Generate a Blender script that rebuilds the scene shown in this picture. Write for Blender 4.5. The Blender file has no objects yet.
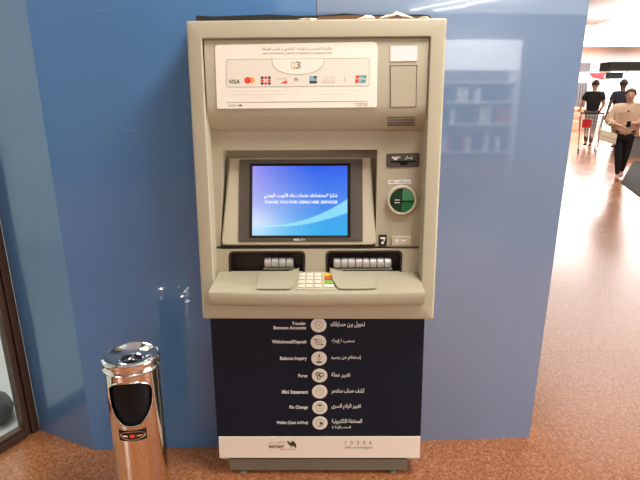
import bpy, bmesh, math, random
from mathutils import Vector, Matrix
random.seed(7)
SC = bpy.context.scene
COL = SC.collection
R = math.radians
# ------------------------------------------------------------------ camera
CH, PITCH, F = 1.45, R(15.2), 533.0
CAM = Vector((0, 0, CH))
FW = Vector((0, math.cos(PITCH), -math.sin(PITCH)))
UP = Vector((0, math.sin(PITCH), math.cos(PITCH)))
def ray(px, py): return FW + Vector((1, 0, 0)) * ((px - 320) / F) - UP * ((py - 240) / F)
def hit(px, py, p0, n):
    d = ray(px, py); t = (p0 - CAM).dot(n) / d.dot(n); return CAM + d * t
def atY(px, py, Y): return hit(px, py, Vector((0, Y, 0)), Vector((0, 1, 0)))
def fl(px, py, z=0.0): return hit(px, py, Vector((0, 0, z)), Vector((0, 0, 1)))
cd = bpy.data.cameras.new('camera'); cam = bpy.data.objects.new('camera', cd); COL.objects.link(cam)
cam.location = CAM; cam.rotation_euler = (R(90) - PITCH, 0, 0)
cd.sensor_width = 36; cd.lens = F / 640 * 36; cd.clip_end = 200
SC.camera = cam
SC.view_settings.view_transform = 'Standard'; SC.view_settings.look = 'None'
SC.view_settings.gamma = 1; SC.view_settings.use_curve_mapping = False
SC.view_settings.exposure = 0.0
SC.cycles.blur_glossy = 1.0

# ------------------------------------------------------------------ materials
def mat(name, col, rough=0.5, metal=0.0, spec=0.5, coat=0.0, coat_r=0.03, emit=None, es=0.0, bump=0.0, bscale=200, vary=0.0, vscale=6, alpha=1.0):
    m = bpy.data.materials.new(name); m.use_nodes = True
    nt = m.node_tree; b = nt.nodes['Principled BSDF']
    c = (*col, 1) if len(col) == 3 else col
    b.inputs['Base Color'].default_value = c
    b.inputs['Roughness'].default_value = rough; b.inputs['Metallic'].default_value = metal
    b.inputs['Specular IOR Level'].default_value = spec
    b.inputs['Coat Weight'].default_value = coat; b.inputs['Coat Roughness'].default_value = coat_r
    if alpha < 1: b.inputs['Alpha'].default_value = alpha
    if emit: b.inputs['Emission Color'].default_value = (*emit, 1); b.inputs['Emission Strength'].default_value = es
    if bump or vary:
        tc = nt.nodes.new('ShaderNodeTexCoord')
    if vary:
        n = nt.nodes.new('ShaderNodeTexNoise'); n.inputs['Scale'].default_value = vscale; n.inputs['Detail'].default_value = 5
        nt.links.new(tc.outputs['Object'], n.inputs['Vector'])
        r = nt.nodes.new('ShaderNodeMapRange'); r.inputs[3].default_value = 1 - vary; r.inputs[4].default_value = 1 + vary
        nt.links.new(n.outputs['Fac'], r.inputs[0])
        h = nt.nodes.new('ShaderNodeVectorMath'); h.operation = 'SCALE'; h.inputs[0].default_value = col[:3]
        nt.links.new(r.outputs[0], h.inputs['Scale']); nt.links.new(h.outputs[0], b.inputs['Base Color'])
    if bump:
        n = nt.nodes.new('ShaderNodeTexNoise'); n.inputs['Scale'].default_value = bscale
        nt.links.new(tc.outputs['Object'], n.inputs['Vector'])
        bp = nt.nodes.new('ShaderNodeBump'); bp.inputs['Strength'].default_value = bump; bp.inputs['Distance'].default_value = 0.001
        nt.links.new(n.outputs['Fac'], bp.inputs['Height']); nt.links.new(bp.outputs[0], b.inputs['Normal'])
    return m

M = {}
M['beige'] = mat('machine_beige', (.43, .385, .270), .48, bump=.15, bscale=900, vary=.04, vscale=5)
M['beige_light'] = mat('bezel_beige', (.52, .465, .335), .5, bump=.1, bscale=900, vary=.03)
M['olive'] = mat('olive_frame', (.078, .063, .042), .45, bump=.1, bscale=900)
M['brown'] = mat('dark_brown_plastic', (.028, .018, .013), .4)
M['black'] = mat('black_plastic', (.006, .006, .007), .5, spec=.2)
M['gap'] = mat('dark_gap', (.02, .016, .012), .8)
M['sign'] = mat('cream_sign', (.86, .80, .68), .4)
M['sign_inner'] = mat('sign_inner', (.80, .74, .62), .35, coat=.3)
M['grey_print'] = mat('grey_print', (.33, .30, .26), .5)
M['dark_print'] = mat('dark_print', (.05, .045, .04), .5)
M['pinkwhite'] = mat('pink_white_label', (.86, .74, .70), .4)
M['panel_b'] = mat('recess_beige', (.40, .335, .25), .5)
M['steel'] = mat('brushed_roller', (.46, .445, .41), .35, metal=.3)
M['keycream'] = mat('key_cream', (.80, .72, .56), .4)
M['keyy'] = mat('key_yellow', (.9, .55, .03), .4)
M['keyr'] = mat('key_orange_red', (.75, .12, .02), .4)
M['keyg'] = mat('key_green', (.22, .52, .08), .4)
M['navy'] = mat('navy_board', (.004, .0085, .018), .5, spec=.25)
M['white_print'] = mat('white_print', (.82, .80, .76), .5)
M['disc'] = mat('disc_cream', (.70, .66, .55), .45)
M['strip'] = mat('white_strip', (.80, .71, .58), .4)
M['red_print'] = mat('red_print', (.6, .12, .08), .5)
M['orange_print'] = mat('orange_print', (.95, .35, .08), .5)
M['redp'] = mat('bright_red_print', (.75, .06, .03), .5)
M['blue_print'] = mat('teal_print', (.25, .45, .55), .5)
M['green_print'] = mat('green_print', (.10, .40, .28), .5)
M['gold_print'] = mat('gold_print', (.65, .42, .08), .5)
M['pale_print'] = mat('pale_print', (.66, .60, .50), .5)
M['plinth'] = mat('plinth_grey', (.17, .145, .10), .6, vary=.12, vscale=14)
M['greyslot'] = mat('slot_grey', (.075, .062, .048), .4)
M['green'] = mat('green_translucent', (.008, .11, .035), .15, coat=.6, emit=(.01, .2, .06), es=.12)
M['green_d'] = mat('green_dark', (.003, .045, .016), .2, coat=.6)
M['green_l'] = mat('green_light', (.05, .24, .10), .2, coat=.6)
M['cardboard'] = mat('cardboard', (.16, .08, .035), .85, vary=.3, vscale=25)
M['paper'] = mat('crumpled_tape', (.72, .60, .44), .7)
M['chrome'] = mat('polished_steel', (.80, .74, .66), .07, metal=1.0)
M['chrome2'] = mat('polished_steel_rim', (.86, .83, .78), .10, metal=1.0)
M['bronze'] = mat('bronze_frame', (.085, .045, .028), .38, metal=.35)
M['trimwhite'] = mat('trim_white', (.72, .66, .60), .5)
M['ceil'] = mat('ceiling_paint', (.66, .70, .74), .8)
M['white'] = mat('white_paint', (.82, .81, .78), .6)
M['lamp'] = mat('lamp_glow', (1, 1, 1), .5, emit=(1, .97, .9), es=6)
M['lightbox'] = mat('lit_panel', (1, 1, 1), .5, emit=(1, .98, .93), es=1.3)
M['litgreen'] = mat('lit_shop_interior', (1, 1, .85), .5, emit=(1, 1, .80), es=1.1)
M['darkgrey'] = mat('dark_grey', (.005, .005, .004), .7, spec=.1)
M['grey'] = mat('mid_grey', (.075, .078, .085), .6)
M['teal'] = mat('dark_teal', (.004, .010, .012), .7, spec=.1)
M['red'] = mat('red_sign', (.6, .006, .012), .6)
M['cream'] = mat('cream_counter', (.78, .66, .50), .5)
M['tanp'] = mat('tan_panel', (.55, .42, .30), .5)
M['skin'] = mat('skin', (.56, .33, .22), .5)
M['hair'] = mat('dark_brown_hair', (.035, .018, .012), .5)
M['hairblack'] = mat('black_hair', (.012, .01, .01), .5)
M['blouse'] = mat('beige_blouse', (.62, .43, .29), .8, bump=.4, bscale=60, vary=.1, vscale=9)
M['blackcloth'] = mat('black_cloth', (.008, .008, .010), .85)
M['navycloth'] = mat('navy_cloth', (.022, .024, .04), .85)
M['greycloth'] = mat('grey_trousers', (.10, .09, .085), .85)
M['bag'] = mat('cream_leather', (.85, .77, .58), .4)
M['shoe'] = mat('tan_sandal', (.45, .22, .13), .5)
M['wire'] = mat('cart_wire', (.55, .55, .55), .3, metal=.8)
M['rubber'] = mat('rubber', (.02, .02, .02), .8)
M['pinkish'] = mat('pink_cloth', (.65, .25, .28), .7)
M['sack'] = mat('grey_sack', (.10, .10, .10), .7, bump=.5, bscale=30)

def blue_mat():
    m = mat('blue_laminate', (.072, .205, .43), .35, spec=.5, coat=1.0, coat_r=.03); m.node_tree.nodes['Principled BSDF'].inputs['Coat IOR'].default_value = 1.6
    nt = m.node_tree; b = nt.nodes['Principled BSDF']
    tc = nt.nodes.new('ShaderNodeTexCoord')
    # faint scuffs on the laminate
    mp = nt.nodes.new('ShaderNodeMapping'); mp.inputs['Scale'].default_value = (3, 3, 60)
    nt.links.new(tc.outputs['Object'], mp.inputs[0])
    n = nt.nodes.new('ShaderNodeTexNoise'); n.inputs['Scale'].default_value = 1.6; n.inputs['Detail'].default_value = 6
    nt.links.new(mp.outputs[0], n.inputs['Vector'])
    cr = nt.nodes.new('ShaderNodeValToRGB'); cr.color_ramp.elements[0].position = .70; cr.color_ramp.elements[1].position = .76
    cr.color_ramp.elements[0].color = (0, 0, 0, 1); cr.color_ramp.elements[1].color = (.10, .10, .10, 1)
    nt.links.new(n.outputs['Fac'], cr.inputs[0])
    mx = nt.nodes.new('ShaderNodeMixRGB'); mx.inputs[1].default_value = b.inputs['Base Color'].default_value; mx.inputs[2].default_value = (.6, .6, .6, 1)
    nt.links.new(cr.outputs[0], mx.inputs[0]); nt.links.new(mx.outputs[0], b.inputs['Base Color'])
    return m
M['blue'] = blue_mat()
M['blue_r'] = M['blue'].copy(); M['blue_r'].node_tree.nodes['Mix (Legacy)'].inputs[1].default_value = (.135, .21, .33, 1); M['blue_r'].name = 'blue_laminate_hazed'; M['blue_r'].node_tree.nodes['Principled BSDF'].inputs['Coat IOR'].default_value = 2.1  # right half: reflected haze put into a greyer base, with a stronger coat

def floor_mat():
    m = mat('terrazzo', (.5, .25, .13), .16, spec=.5)
    nt = m.node_tree; b = nt.nodes['Principled BSDF']
    tc = nt.nodes.new('ShaderNodeTexCoord')
    v = nt.nodes.new('ShaderNodeTexVoronoi'); v.inputs['Scale'].default_value = 150
    n = nt.nodes.new('ShaderNodeTexNoise'); n.inputs['Scale'].default_value = 55; n.inputs['Detail'].default_value = 6; n.inputs['Roughness'].default_value = .7
    n2 = nt.nodes.new('ShaderNodeTexNoise'); n2.inputs['Scale'].default_value = 2.2; n2.inputs['Detail'].default_value = 3
    for q in (v, n, n2): nt.links.new(tc.outputs['Object'], q.inputs['Vector'])
    cr = nt.nodes.new('ShaderNodeValToRGB'); e = cr.color_ramp.elements
    e[0].position = .0; e[0].color = (.14, .036, .011, 1); e[1].position = 1; e[1].color = (.64, .36, .20, 1)
    a = cr.color_ramp.elements.new(.35); a.color = (.30, .092, .030, 1)
    a = cr.color_ramp.elements.new(.65); a.color = (.42, .155, .058, 1)
    nt.links.new(v.outputs['Color'], cr.inputs[0])
    cr2 = nt.nodes.new('ShaderNodeValToRGB'); e = cr2.color_ramp.elements
    e[0].position = .33; e[0].color = (.19, .052, .016, 1); e[1].position = .68; e[1].color = (.51, .225, .095, 1)
    nt.links.new(n.outputs['Fac'], cr2.inputs[0])
    mx = nt.nodes.new('ShaderNodeMixRGB'); mx.inputs[0].default_value = .5
    nt.links.new(cr.outputs[0], mx.inputs[1]); nt.links.new(cr2.outputs[0], mx.inputs[2])
    # slab joints
    br = nt.nodes.new('ShaderNodeTexBrick'); br.offset = 0; br.inputs['Scale'].default_value = 1
    br.inputs['Brick Width'].default_value = 1.2; br.inputs['Row Height'].default_value = 1.2; br.inputs['Mortar Size'].default_value = .004
    br.inputs['Color1'].default_value = (1, 1, 1, 1); br.inputs['Color2'].default_value = (.96, .96, .96, 1); br.inputs['Mortar'].default_value = (.80, .77, .74, 1)
    mp = nt.nodes.new('ShaderNodeMapping'); mp.inputs['Location'].default_value = (.15, .75, 0)
    nt.links.new(tc.outputs['Object'], mp.inputs[0]); nt.links.new(mp.outputs[0], br.inputs['Vector'])
    mu = nt.nodes.new('ShaderNodeMixRGB'); mu.blend_type = 'MULTIPLY'; mu.inputs[0].default_value = 1
    nt.links.new(mx.outputs[0], mu.inputs[1]); nt.links.new(br.outputs['Color'], mu.inputs[2])
    nt.links.new(mu.outputs[0], b.inputs['Base Color'])
    r = nt.nodes.new('ShaderNodeMapRange'); r.inputs[3].default_value = .17; r.inputs[4].default_value = .32
    nt.links.new(n2.outputs['Fac'], r.inputs[0]); nt.links.new(r.outputs[0], b.inputs['Roughness'])
    return m
M['floor'] = floor_mat()

def glass_mat():
    m = bpy.data.materials.new('window_glass'); m.use_nodes = True; nt = m.node_tree; nt.nodes.clear()
    o = nt.nodes.new('ShaderNodeOutputMaterial'); mx = nt.nodes.new('ShaderNodeMixShader')
    t = nt.nodes.new('ShaderNodeBsdfTransparent'); t.inputs[0].default_value = (.9, .93, .92, 1)
    g = nt.nodes.new('ShaderNodeBsdfGlossy'); g.inputs['Roughness'].default_value = .01
    f = nt.nodes.new('ShaderNodeFresnel'); f.inputs[0].default_value = 1.1
    nt.links.new(f.outputs[0], mx.inputs[0]); nt.links.new(t.outputs[0], mx.inputs[1]); nt.links.new(g.outputs[0], mx.inputs[2]); nt.links.new(mx.outputs[0], o.inputs[0])
    return m
M['glass'] = glass_mat()
def screen_mat():
    m = bpy.data.materials.new('lit_screen'); m.use_nodes = True; nt = m.node_tree; b = nt.nodes['Principled BSDF']
    a = nt.nodes.new('ShaderNodeVertexColor'); a.layer_name = 'picture'
    b.inputs['Base Color'].default_value = (.01, .01, .01, 1); b.inputs['Roughness'].default_value = .2
    nt.links.new(a.outputs['Color'], b.inputs['Emission Color']); b.inputs['Emission Strength'].default_value = 1.0
    return m
M['screen'] = screen_mat()
M['screentext'] = mat('screen_text', (.1, .1, .1), .5, emit=(.9, .95, 1), es=.95)

# ------------------------------------------------------------------ mesh helpers
class MB:
    def __init__(s): s.v = []; s.f = []; s.mi = []
    def add(s, vs, fs, mi=0):
        o = len(s.v); s.v += [Vector(q) for q in vs]
        for f in fs: s.f.append([o + i for i in f]); s.mi.append(mi)
        return s
    def box(s, lo, hi, mi=0, T=None):
        x0, y0, z0 = lo; x1, y1, z1 = hi
        vs = [Vector(q) for q in ((x0,y0,z0),(x1,y0,z0),(x1,y1,z0),(x0,y1,z0),(x0,y0,z1),(x1,y0,z1),(x1,y1,z1),(x0,y1,z1))]
        if T: vs = [T(q) if callable(T) else T @ q for q in vs]
        return s.add(vs, [(0,3,2,1),(4,5,6,7),(0,1,5,4),(1,2,6,5),(2,3,7,6),(3,0,4,7)], mi)
    def loft(s, rings, cap0=True, cap1=True, closed=True, mi=0):
        n = len(rings[0]); vs = [p for r in rings for p in r]; fs = []
        for k in range(len(rings) - 1):
            for i in range(n if closed else n - 1):
                j = (i + 1) % n; fs.append((k*n+i, k*n+j, (k+1)*n+j, (k+1)*n+i))
        if cap0: fs.append(tuple(range(n))[::-1])
        if cap1: fs.append(tuple((len(rings)-1)*n + i for i in range(n)))
        return s.add(vs, fs, mi)
    def tube(s, pts, r, n=8, mi=0, closed=False):
        pts = [Vector(p) for p in pts]; rings = []; m = len(pts)
        for k, p in enumerate(pts):
            a = pts[(k-1) % m] if (closed or k) else p; b = pts[(k+1) % m] if (closed or k < m-1) else p
            t = (b - a).normalized(); h = Vector((0,0,1)) if abs(t.z) < .9 else Vector((1,0,0))
            if k and not closed or k: h = prev
            x = (h - t * h.dot(t)).normalized(); y = t.cross(x); prev = x
            rr = r[k] if isinstance(r, (list, tuple)) else r
            rings.append([p + (x*math.cos(2*math.pi*i/n) + y*math.sin(2*math.pi*i/n))*rr for i in range(n)])
        if closed: rings.append(rings[0]); return s.loft(rings, False, False, mi=mi)
        return s.loft(rings, mi=mi)
    def lathe(s, c, ax, ay, an, prof, n=32, cap0=True, cap1=True, mi=0):
        rings = [[c + (ax*math.cos(2*math.pi*i/n) + ay*math.sin(2*math.pi*i/n))*r + an*z for i in range(n)] for r, z in prof]
        return s.loft(rings, cap0, cap1, mi=mi)
    def panel(s, outer, holes, off, mi=0, holeoff=None, capholes=False):
        """flat plate with holes: front face filled, walls going back by off"""
        bm = bmesh.new(); es = []
        loops = [outer] + holes
        for L in loops:
            vs = [bm.verts.new(p) for p in L]
            for i in range(len(vs)): es.append(bm.edges.new((vs[i], vs[(i+1) % len(vs)])))
        bm.verts.index_update()
        bmesh.ops.triangle_fill(bm, use_beauty=True, use_dissolve=False, edges=es)
        bm.verts.index_update()
        s.add([v.co.copy() for v in bm.verts], [[v.index for v in f.verts] for f in bm.faces], mi)
        bm.free()
        off = Vector(off)
        for k, L in enumerate(loops):
            o = off if (k == 0 or holeoff is None) else Vector(holeoff)
            s.loft([L, [p + o for p in L]], False, capholes and k > 0, mi=mi)
        return s
    def build(s, name, mats, parent=None, smooth=False, bevel=0, seg=2, origin=None, angle=35):
        if not isinstance(mats, (list, tuple)): mats = [mats]
        o0 = ORG.get(parent.name if parent else None, None)
        if origin is not None: o0 = Vector(origin)
        if o0 is None: o0 = Vector((0,0,0))
        me = bpy.data.meshes.new(name)
        me.from_pydata([tuple(v - o0) for v in s.v], [], s.f)
        for m in mats: me.materials.append(m)
        for p, mi in zip(me.polygons, s.mi): p.material_index = mi
        bm = bmesh.new(); bm.from_mesh(me)
        bmesh.ops.remove_doubles(bm, verts=bm.verts, dist=1e-6)
        bmesh.ops.recalc_face_normals(bm, faces=bm.faces); bm.to_mesh(me); bm.free()
        if smooth:
            for p in me.polygons: p.use_smooth = True
            try: me.set_sharp_from_angle(angle=R(angle))
            except Exception: pass
        o = bpy.data.objects.new(name, me); COL.objects.link(o)
        if parent: o.parent = parent
        elif origin is not None: o.location = o0
        ORG[o.name] = o0
        if bevel:
            b = o.modifiers.new('bevel', 'BEVEL'); b.width = bevel; b.segments = seg; b.limit_method = 'ANGLE'; b.angle_limit = R(40)
        return o
ORG = {}
def thing(name, loc, label, cat, group=None):
    o = bpy.data.objects.new(name, None); COL.objects.link(o); o.location = loc; ORG[o.name] = Vector(loc)
    o.empty_display_size = .1
    o['label'] = label; o['category'] = cat
    if group: o['group'] = group
    return o
def tag(o, label, cat, group=None):
    o['label'] = label; o['category'] = cat
    if group: o['group'] = group
    return o
def struct(o): o['kind'] = 'structure'; return o
def rq(c, r, seg=5):
    """rounded quad from four world corners"""
    c = [Vector(p) for p in c]; out = []
    rs = r if isinstance(r, (list, tuple)) else [r]*4
    for i in range(4):
        p, a, b = c[i], c[i-1], c[(i+1) % 4]; rr = rs[i]
        da = (a - p).normalized()*rr; db = (b - p).normalized()*rr
        if rr <= 0: out.append(p.copy()); continue
        for k in range(seg + 1):
            t = k/seg; out.append((p+da)*(1-t)**2 + p*2*t*(1-t) + (p+db)*t*t)
    return out

# ---- arabic shaping
AR = {}
def _a(ch, base, n): AR[ch] = (base, n)
for ch, b, n in (('\u0621',0xFE80,1),('\u0622',0xFE81,2),('\u0623',0xFE83,2),('\u0625',0xFE87,2),('\u0626',0xFE89,4),('\u0627',0xFE8D,2),('\u0628',0xFE8F,4),('\u0629',0xFE93,2),
    ('\u062a',0xFE95,4),('\u062b',0xFE99,4),('\u062c',0xFE9D,4),('\u062d',0xFEA1,4),('\u062e',0xFEA5,4),('\u062f',0xFEA9,2),('\u0630',0xFEAB,2),('\u0631',0xFEAD,2),('\u0632',0xFEAF,2),
    ('\u0633',0xFEB1,4),('\u0634',0xFEB5,4),('\u0635',0xFEB9,4),('\u0636',0xFEBD,4),('\u0637',0xFEC1,4),('\u0638',0xFEC5,4),('\u0639',0xFEC9,4),('\u063a',0xFECD,4),('\u0641',0xFED1,4),
    ('\u0642',0xFED5,4),('\u0643',0xFED9,4),('\u0644',0xFEDD,4),('\u0645',0xFEE1,4),('\u0646',0xFEE5,4),('\u0647',0xFEE9,4),('\u0648',0xFEED,2),('\u0649',0xFEEF,2),('\u064a',0xFEF1,4)): _a(ch, b, n)
LA = {'\u0622': 0xFEF5, '\u0623': 0xFEF7, '\u0625': 0xFEF9, '\u0627': 0xFEFB}
def ar(t):
    out = []; i = 0; prev = False
    while i < len(t):
        ch = t[i]
        if ch not in AR: out.append({'(': ')', ')': '('}.get(ch, ch)); prev = False; i += 1; continue
        if ch == '\u0644' and i+1 < len(t) and t[i+1] in LA:
            out.append(chr(LA[t[i+1]] + (1 if prev else 0))); prev = False; i += 2; continue
        b, n = AR[ch]; nx = n == 4 and i+1 < len(t) and t[i+1] in AR and AR[t[i+1]][1] > 1
        if n == 1: k = 0
        elif n == 2: k = 1 if prev else 0
        else: k = {(0,0):0,(1,0):1,(0,1):2,(1,1):3}[(int(prev), int(nx))]
        out.append(chr(b + k)); prev = nx; i += 1
    return ''.join(out[::-1])

def text_geo(body, width=None, height=None, bold=0.0, res=2):
    """returns verts (x right, y up, centred) and faces, scaled to the asked width and/or height"""
    c = bpy.data.curves.new('t', 'FONT'); c.body = body; c.resolution_u = res; c.offset = bold; c.fill_mode = 'FRONT' if hasattr(c, 'fill_mode') else c.fill_mode
    o = bpy.data.objects.new('t', c); COL.objects.link(o)
    dg = bpy.context.evaluated_depsgraph_get(); me = bpy.data.meshes.new_from_object(o.evaluated_get(dg))
    vs = [v.co.copy() for v in me.vertices]; fs = [list(p.vertices) for p in me.polygons]
    bpy.data.objects.remove(o); bpy.data.meshes.remove(me); bpy.data.curves.remove(c)
    x0 = min(v.x for v in vs); x1 = max(v.x for v in vs); y0 = min(v.y for v in vs); y1 = max(v.y for v in vs)
    sx = width/(x1-x0) if width else None; sy = height/(y1-y0) if height else None
    sx = sx or sy; sy = sy or sx
    return [((v.x-(x0+x1)/2)*sx, (v.y-(y0+y1)/2)*sy) for v in vs], fs
class Frame:
    """maps a pixel box on a plane to world: used for print"""
    def __init__(s, fn): s.fn = fn
def put_text(mb, body, x0, y0, x1, y1, fn, mi=0, bold=0.0, res=2):
    """text filling the px box x0..x1, y0..y1 on the plane given by fn(px,py)"""
    g, fs = text_geo(body, 1.0, 1.0, bold, res)
    A, B, C = fn(x0, y0), fn(x1, y0), fn(x0, y1); D = fn(x1, y1)
    vs = []
    for x, y in g:
        s_ = x + .5; t_ = .5 - y
        vs.append((A*(1-s_)+B*s_)*(1-t_) + (C*(1-s_)+D*s_)*t_)
    mb.add(vs, fs, mi)
def poly(mb, pts, fn, mi=0): mb.add([fn(x, y) for x, y in pts], [tuple(range(len(pts)))], mi)
def disc(mb, cx, cy, r, fn, mi=0, n=24, ry=None):
    poly(mb, [(cx + r*math.cos(2*math.pi*i/n), cy + (ry or r)*math.sin(2*math.pi*i/n)) for i in range(n)], fn, mi)

# ------------------------------------------------------------------ setting
fm = MB(); fm.box((-9, -10, -.06), (26, 30, 0)); struct(fm.build('floor', M['floor']))
# blue kiosk wall
WL = Vector((-.956, 1.945, 0)); WR = Vector((.918, 2.03, 0)); WJ = Vector((-1.257, 2.086, 0))
HT = 3.3
def wallq(a, b, h, th, mb, mi=0, z0=0.0, fa=0.0, fb=0.0):
    d = (b - a).normalized(); n = Vector((-d.y, d.x, 0))*th
    if fa or fb:   # ends flare out slightly towards the top
        a1, b1 = a + Vector((fa*h, 0, h)), b + Vector((fb*h, 0, h)); mb.loft([[a, b, b+n, a+n], [a1, b1, b1+n, a1+n]], mi=mi); return
    mb.loft([[a+Vector((0,0,z0)), b+Vector((0,0,z0)), b+n+Vector((0,0,z0)), a+n+Vector((0,0,z0))], [a+Vector((0,0,h)), b+Vector((0,0,h)), b+n+Vector((0,0,h)), a+n+Vector((0,0,h))]], mi=mi)
wd = (WR - WL).normalized(); SEAM = WL + wd * 0.945
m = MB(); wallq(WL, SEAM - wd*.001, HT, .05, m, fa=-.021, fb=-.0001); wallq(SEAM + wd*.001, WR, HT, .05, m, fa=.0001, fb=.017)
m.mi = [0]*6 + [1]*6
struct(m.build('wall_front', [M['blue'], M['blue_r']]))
m = MB(); wallq(WJ, WL, HT, .05, m, fa=-.028, fb=-.021); struct(m.build('wall_left', M['blue']))
m = MB(); wallq(WR + Vector((-.05,.052,0)), WR + Vector((.0,.052,0)), HT, 1.9, m, fa=.017, fb=.017); struct(m.build('wall_right', M['blue']))
# white corner trim, leaning away a little along the side
m = MB(); a = WR + Vector((0, .004, 0)); b_ = WR + Vector((.010, .03, 0))
m.loft([[a, b_, b_+Vector((-.002,.02,0)), a+Vector((-.002,.046,0))], [q+Vector((.017*HT,0,HT)) for q in (a, b_, b_+Vector((-.002,.02,0)), a+Vector((-.002,.046,0)))]])
struct(m.build('trim_1', M['trimwhite']))
# ceiling
m = MB(); m.box((-9, -10, HT), (26, 15.5, HT+.1)); m.box((-9, 15.5, HT+.35), (26, 30, HT+.45)); m.box((-9, 15.5, HT), (26, 15.6, HT+.35))
struct(m.build('ceiling', M['ceil']))
# far shopfront wall, 27 m away
YB = 27.0
def fr(px0, py0, px1, py1, Y, th, mb, mi=0):
    a = atY(px0, py1, Y); b = atY(px1, py0, Y); mb.box((a.x, Y, a.z), (b.x, Y+th, b.z), mi)
m = MB(); m.box((4, YB, 0), (26, YB+.2, 3.9)); struct(m.build('wall_back', M['white']))
# wall behind the camera (seen in the glossy laminate)
YR = -9.0
m = MB(); m.box((-5.3, YR-.2, 0), (26, YR, HT)); m.box((-9, YR-.2, 0), (-5.3, YR, HT), 1); struct(m.build('wall_behind', [mat('wall_behind_paint', (.36,.36,.38), .7), mat('wall_behind_dark', (.12,.14,.18), .7)]))
m = MB(); m.box((-9.2, -10, 0), (-9, 12, HT)); struct(m.build('wall_outer', mat('wall_outer_paint', (.45,.47,.5), .7)))

# window on the left: bronze frame, glass, room behind
wa = WJ.copy(); wdir = (Vector((-1.345, 1.90, 0)) - WJ).normalized(); wn = Vector((wdir.y, -wdir.x, 0))  # into the room behind
if wn.x > 0: wn = -wn
def W(s, z, t): return wa + wdir*s + Vector((-.028*z,0,z)) + wn*t
def wbox(mb, s0, s1, z0, z1, t0, t1, mi=0):
    mb.loft([[W(s0,z0,t0), W(s1,z0,t0), W(s1,z0,t1), W(s0,z0,t1)], [W(s0,z1,t0), W(s1,z1,t0), W(s1,z1,t1), W(s0,z1,t1)]], mi=mi)
win = bpy.data.objects.new('window_1', None); COL.objects.link(win); win['kind'] = 'structure'; win.location = wa; ORG['window_1'] = wa
m = MB(); wbox(m, 0, .034, 0, HT, 0, .06); wbox(m, .039, .062, .0, HT, .008, .05); wbox(m, .034, .039, 0, HT, .014, .05)
wbox(m, .062, 2.2, 0, .032, 0, .06); wbox(m, .062, 2.2, .032, .044, .012, .05); wbox(m, .062, 2.2, 2.6, 2.66, 0, .06); wbox(m, 2.2, 2.26, 0, HT, 0, .06)
m.build('window_frame', M['bronze'], win, bevel=.002)
m = MB(); wbox(m, .062, 2.2, .044, 2.6, .026, .032); m.build('window_pane', M['glass'], win)
m = MB(); m.box((-4.5, 3.6, 0), (-1.3, 3.7, HT)); m.box((-4.6, -1, 0), (-4.5, 3.7, HT)); struct(m.build('wall_room', mat('room_wall_paint', (.80,.83,.77), .6)))
m = MB(); q_ = [W(0,0,.05), W(2.2,0,.05), Vector((-4.5,0,0)), Vector((-4.5,3.6,0)), Vector((-1.31,3.6,0)), Vector((-1.31,2.16,0))]; m.loft([q_, [p+Vector((0,0,.004)) for p in q_]]);
struct(m.build('trim_2', mat('room_floor_vinyl', (.38,.38,.36), .4)))

# grey sack slumped inside behind the glass
sc0 = fl(9, 424); sc0.z = .004; sc0 += Vector((-.10, .02, 0)); m = MB(); rings = []
for z_, r_, w_ in ((0,.075,.1),(.02,.10,.2),(.06,.105,.35),(.10,.085,.6),(.135,.045,1),(.15,.028,1.4),(.175,.040,2)):
    rings.append([sc0 + Vector((math.cos(2*math.pi*i/24)*r_*(1+.06*math.sin(i*2.6+z_*30)), math.sin(2*math.pi*i/24)*r_*(1+.07*math.sin(i*1.9)), z_)) for i in range(24)])
m.loft(rings); tag(m.build('sack', M['sack'], None, smooth=True, origin=sc0), 'small grey tied sack on the floor behind the bronze framed glass', 'bag')
# ------------------------------------------------------------------ ATM
Rt = Vector((-.02, 1.87, 0))
ATM = thing('cash_machine', Rt, 'tall beige cash machine with lit blue screen standing against the blue wall', 'cash machine')
FO = Vector((0, 1.75, .689)); psi = R(1.0)
FU = Vector((math.cos(psi), -math.sin(psi), 0)); FV = Vector((0, .04, .987)); FV = (FV - FU*FV.dot(FU)).normalized(); FN = -(FU.cross(FV)).normalized()
def P(px, py, d=0.0): return hit(px, py, FO + FN*d, FN)
def Q(x0, y0, x1, y1, d, r=0.0, seg=5): return rq([P(x0,y0,d), P(x1,y0,d), P(x1,y1,d), P(x0,y1,d)], r, seg)
def Q4(c, d, r=0.0, seg=5):
    ds = d if isinstance(d, (list, tuple)) else [d]*4
    return rq([P(c[i][0], c[i][1], ds[i]) for i in range(4)], r, seg)
def plate(mb, c, d0, d1, r=.0, bev=.0015, mi=0, seg=5):
    """closed slab: px corners at front depth d0, going back to d1"""
    a = Q4(c, d0, r, seg); cen = sum(a, Vector())/len(a)
    ins = [p + (cen - p).normalized()*bev for p in a]
    ds = d0 if isinstance(d0, (list, tuple)) else [d0]*4
    mid = [p + FN*bev for p in a]; back = [p + FN*(d1 - min(ds)) for p in a]
    mb.loft([ins, mid, back], mi=mi)
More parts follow.
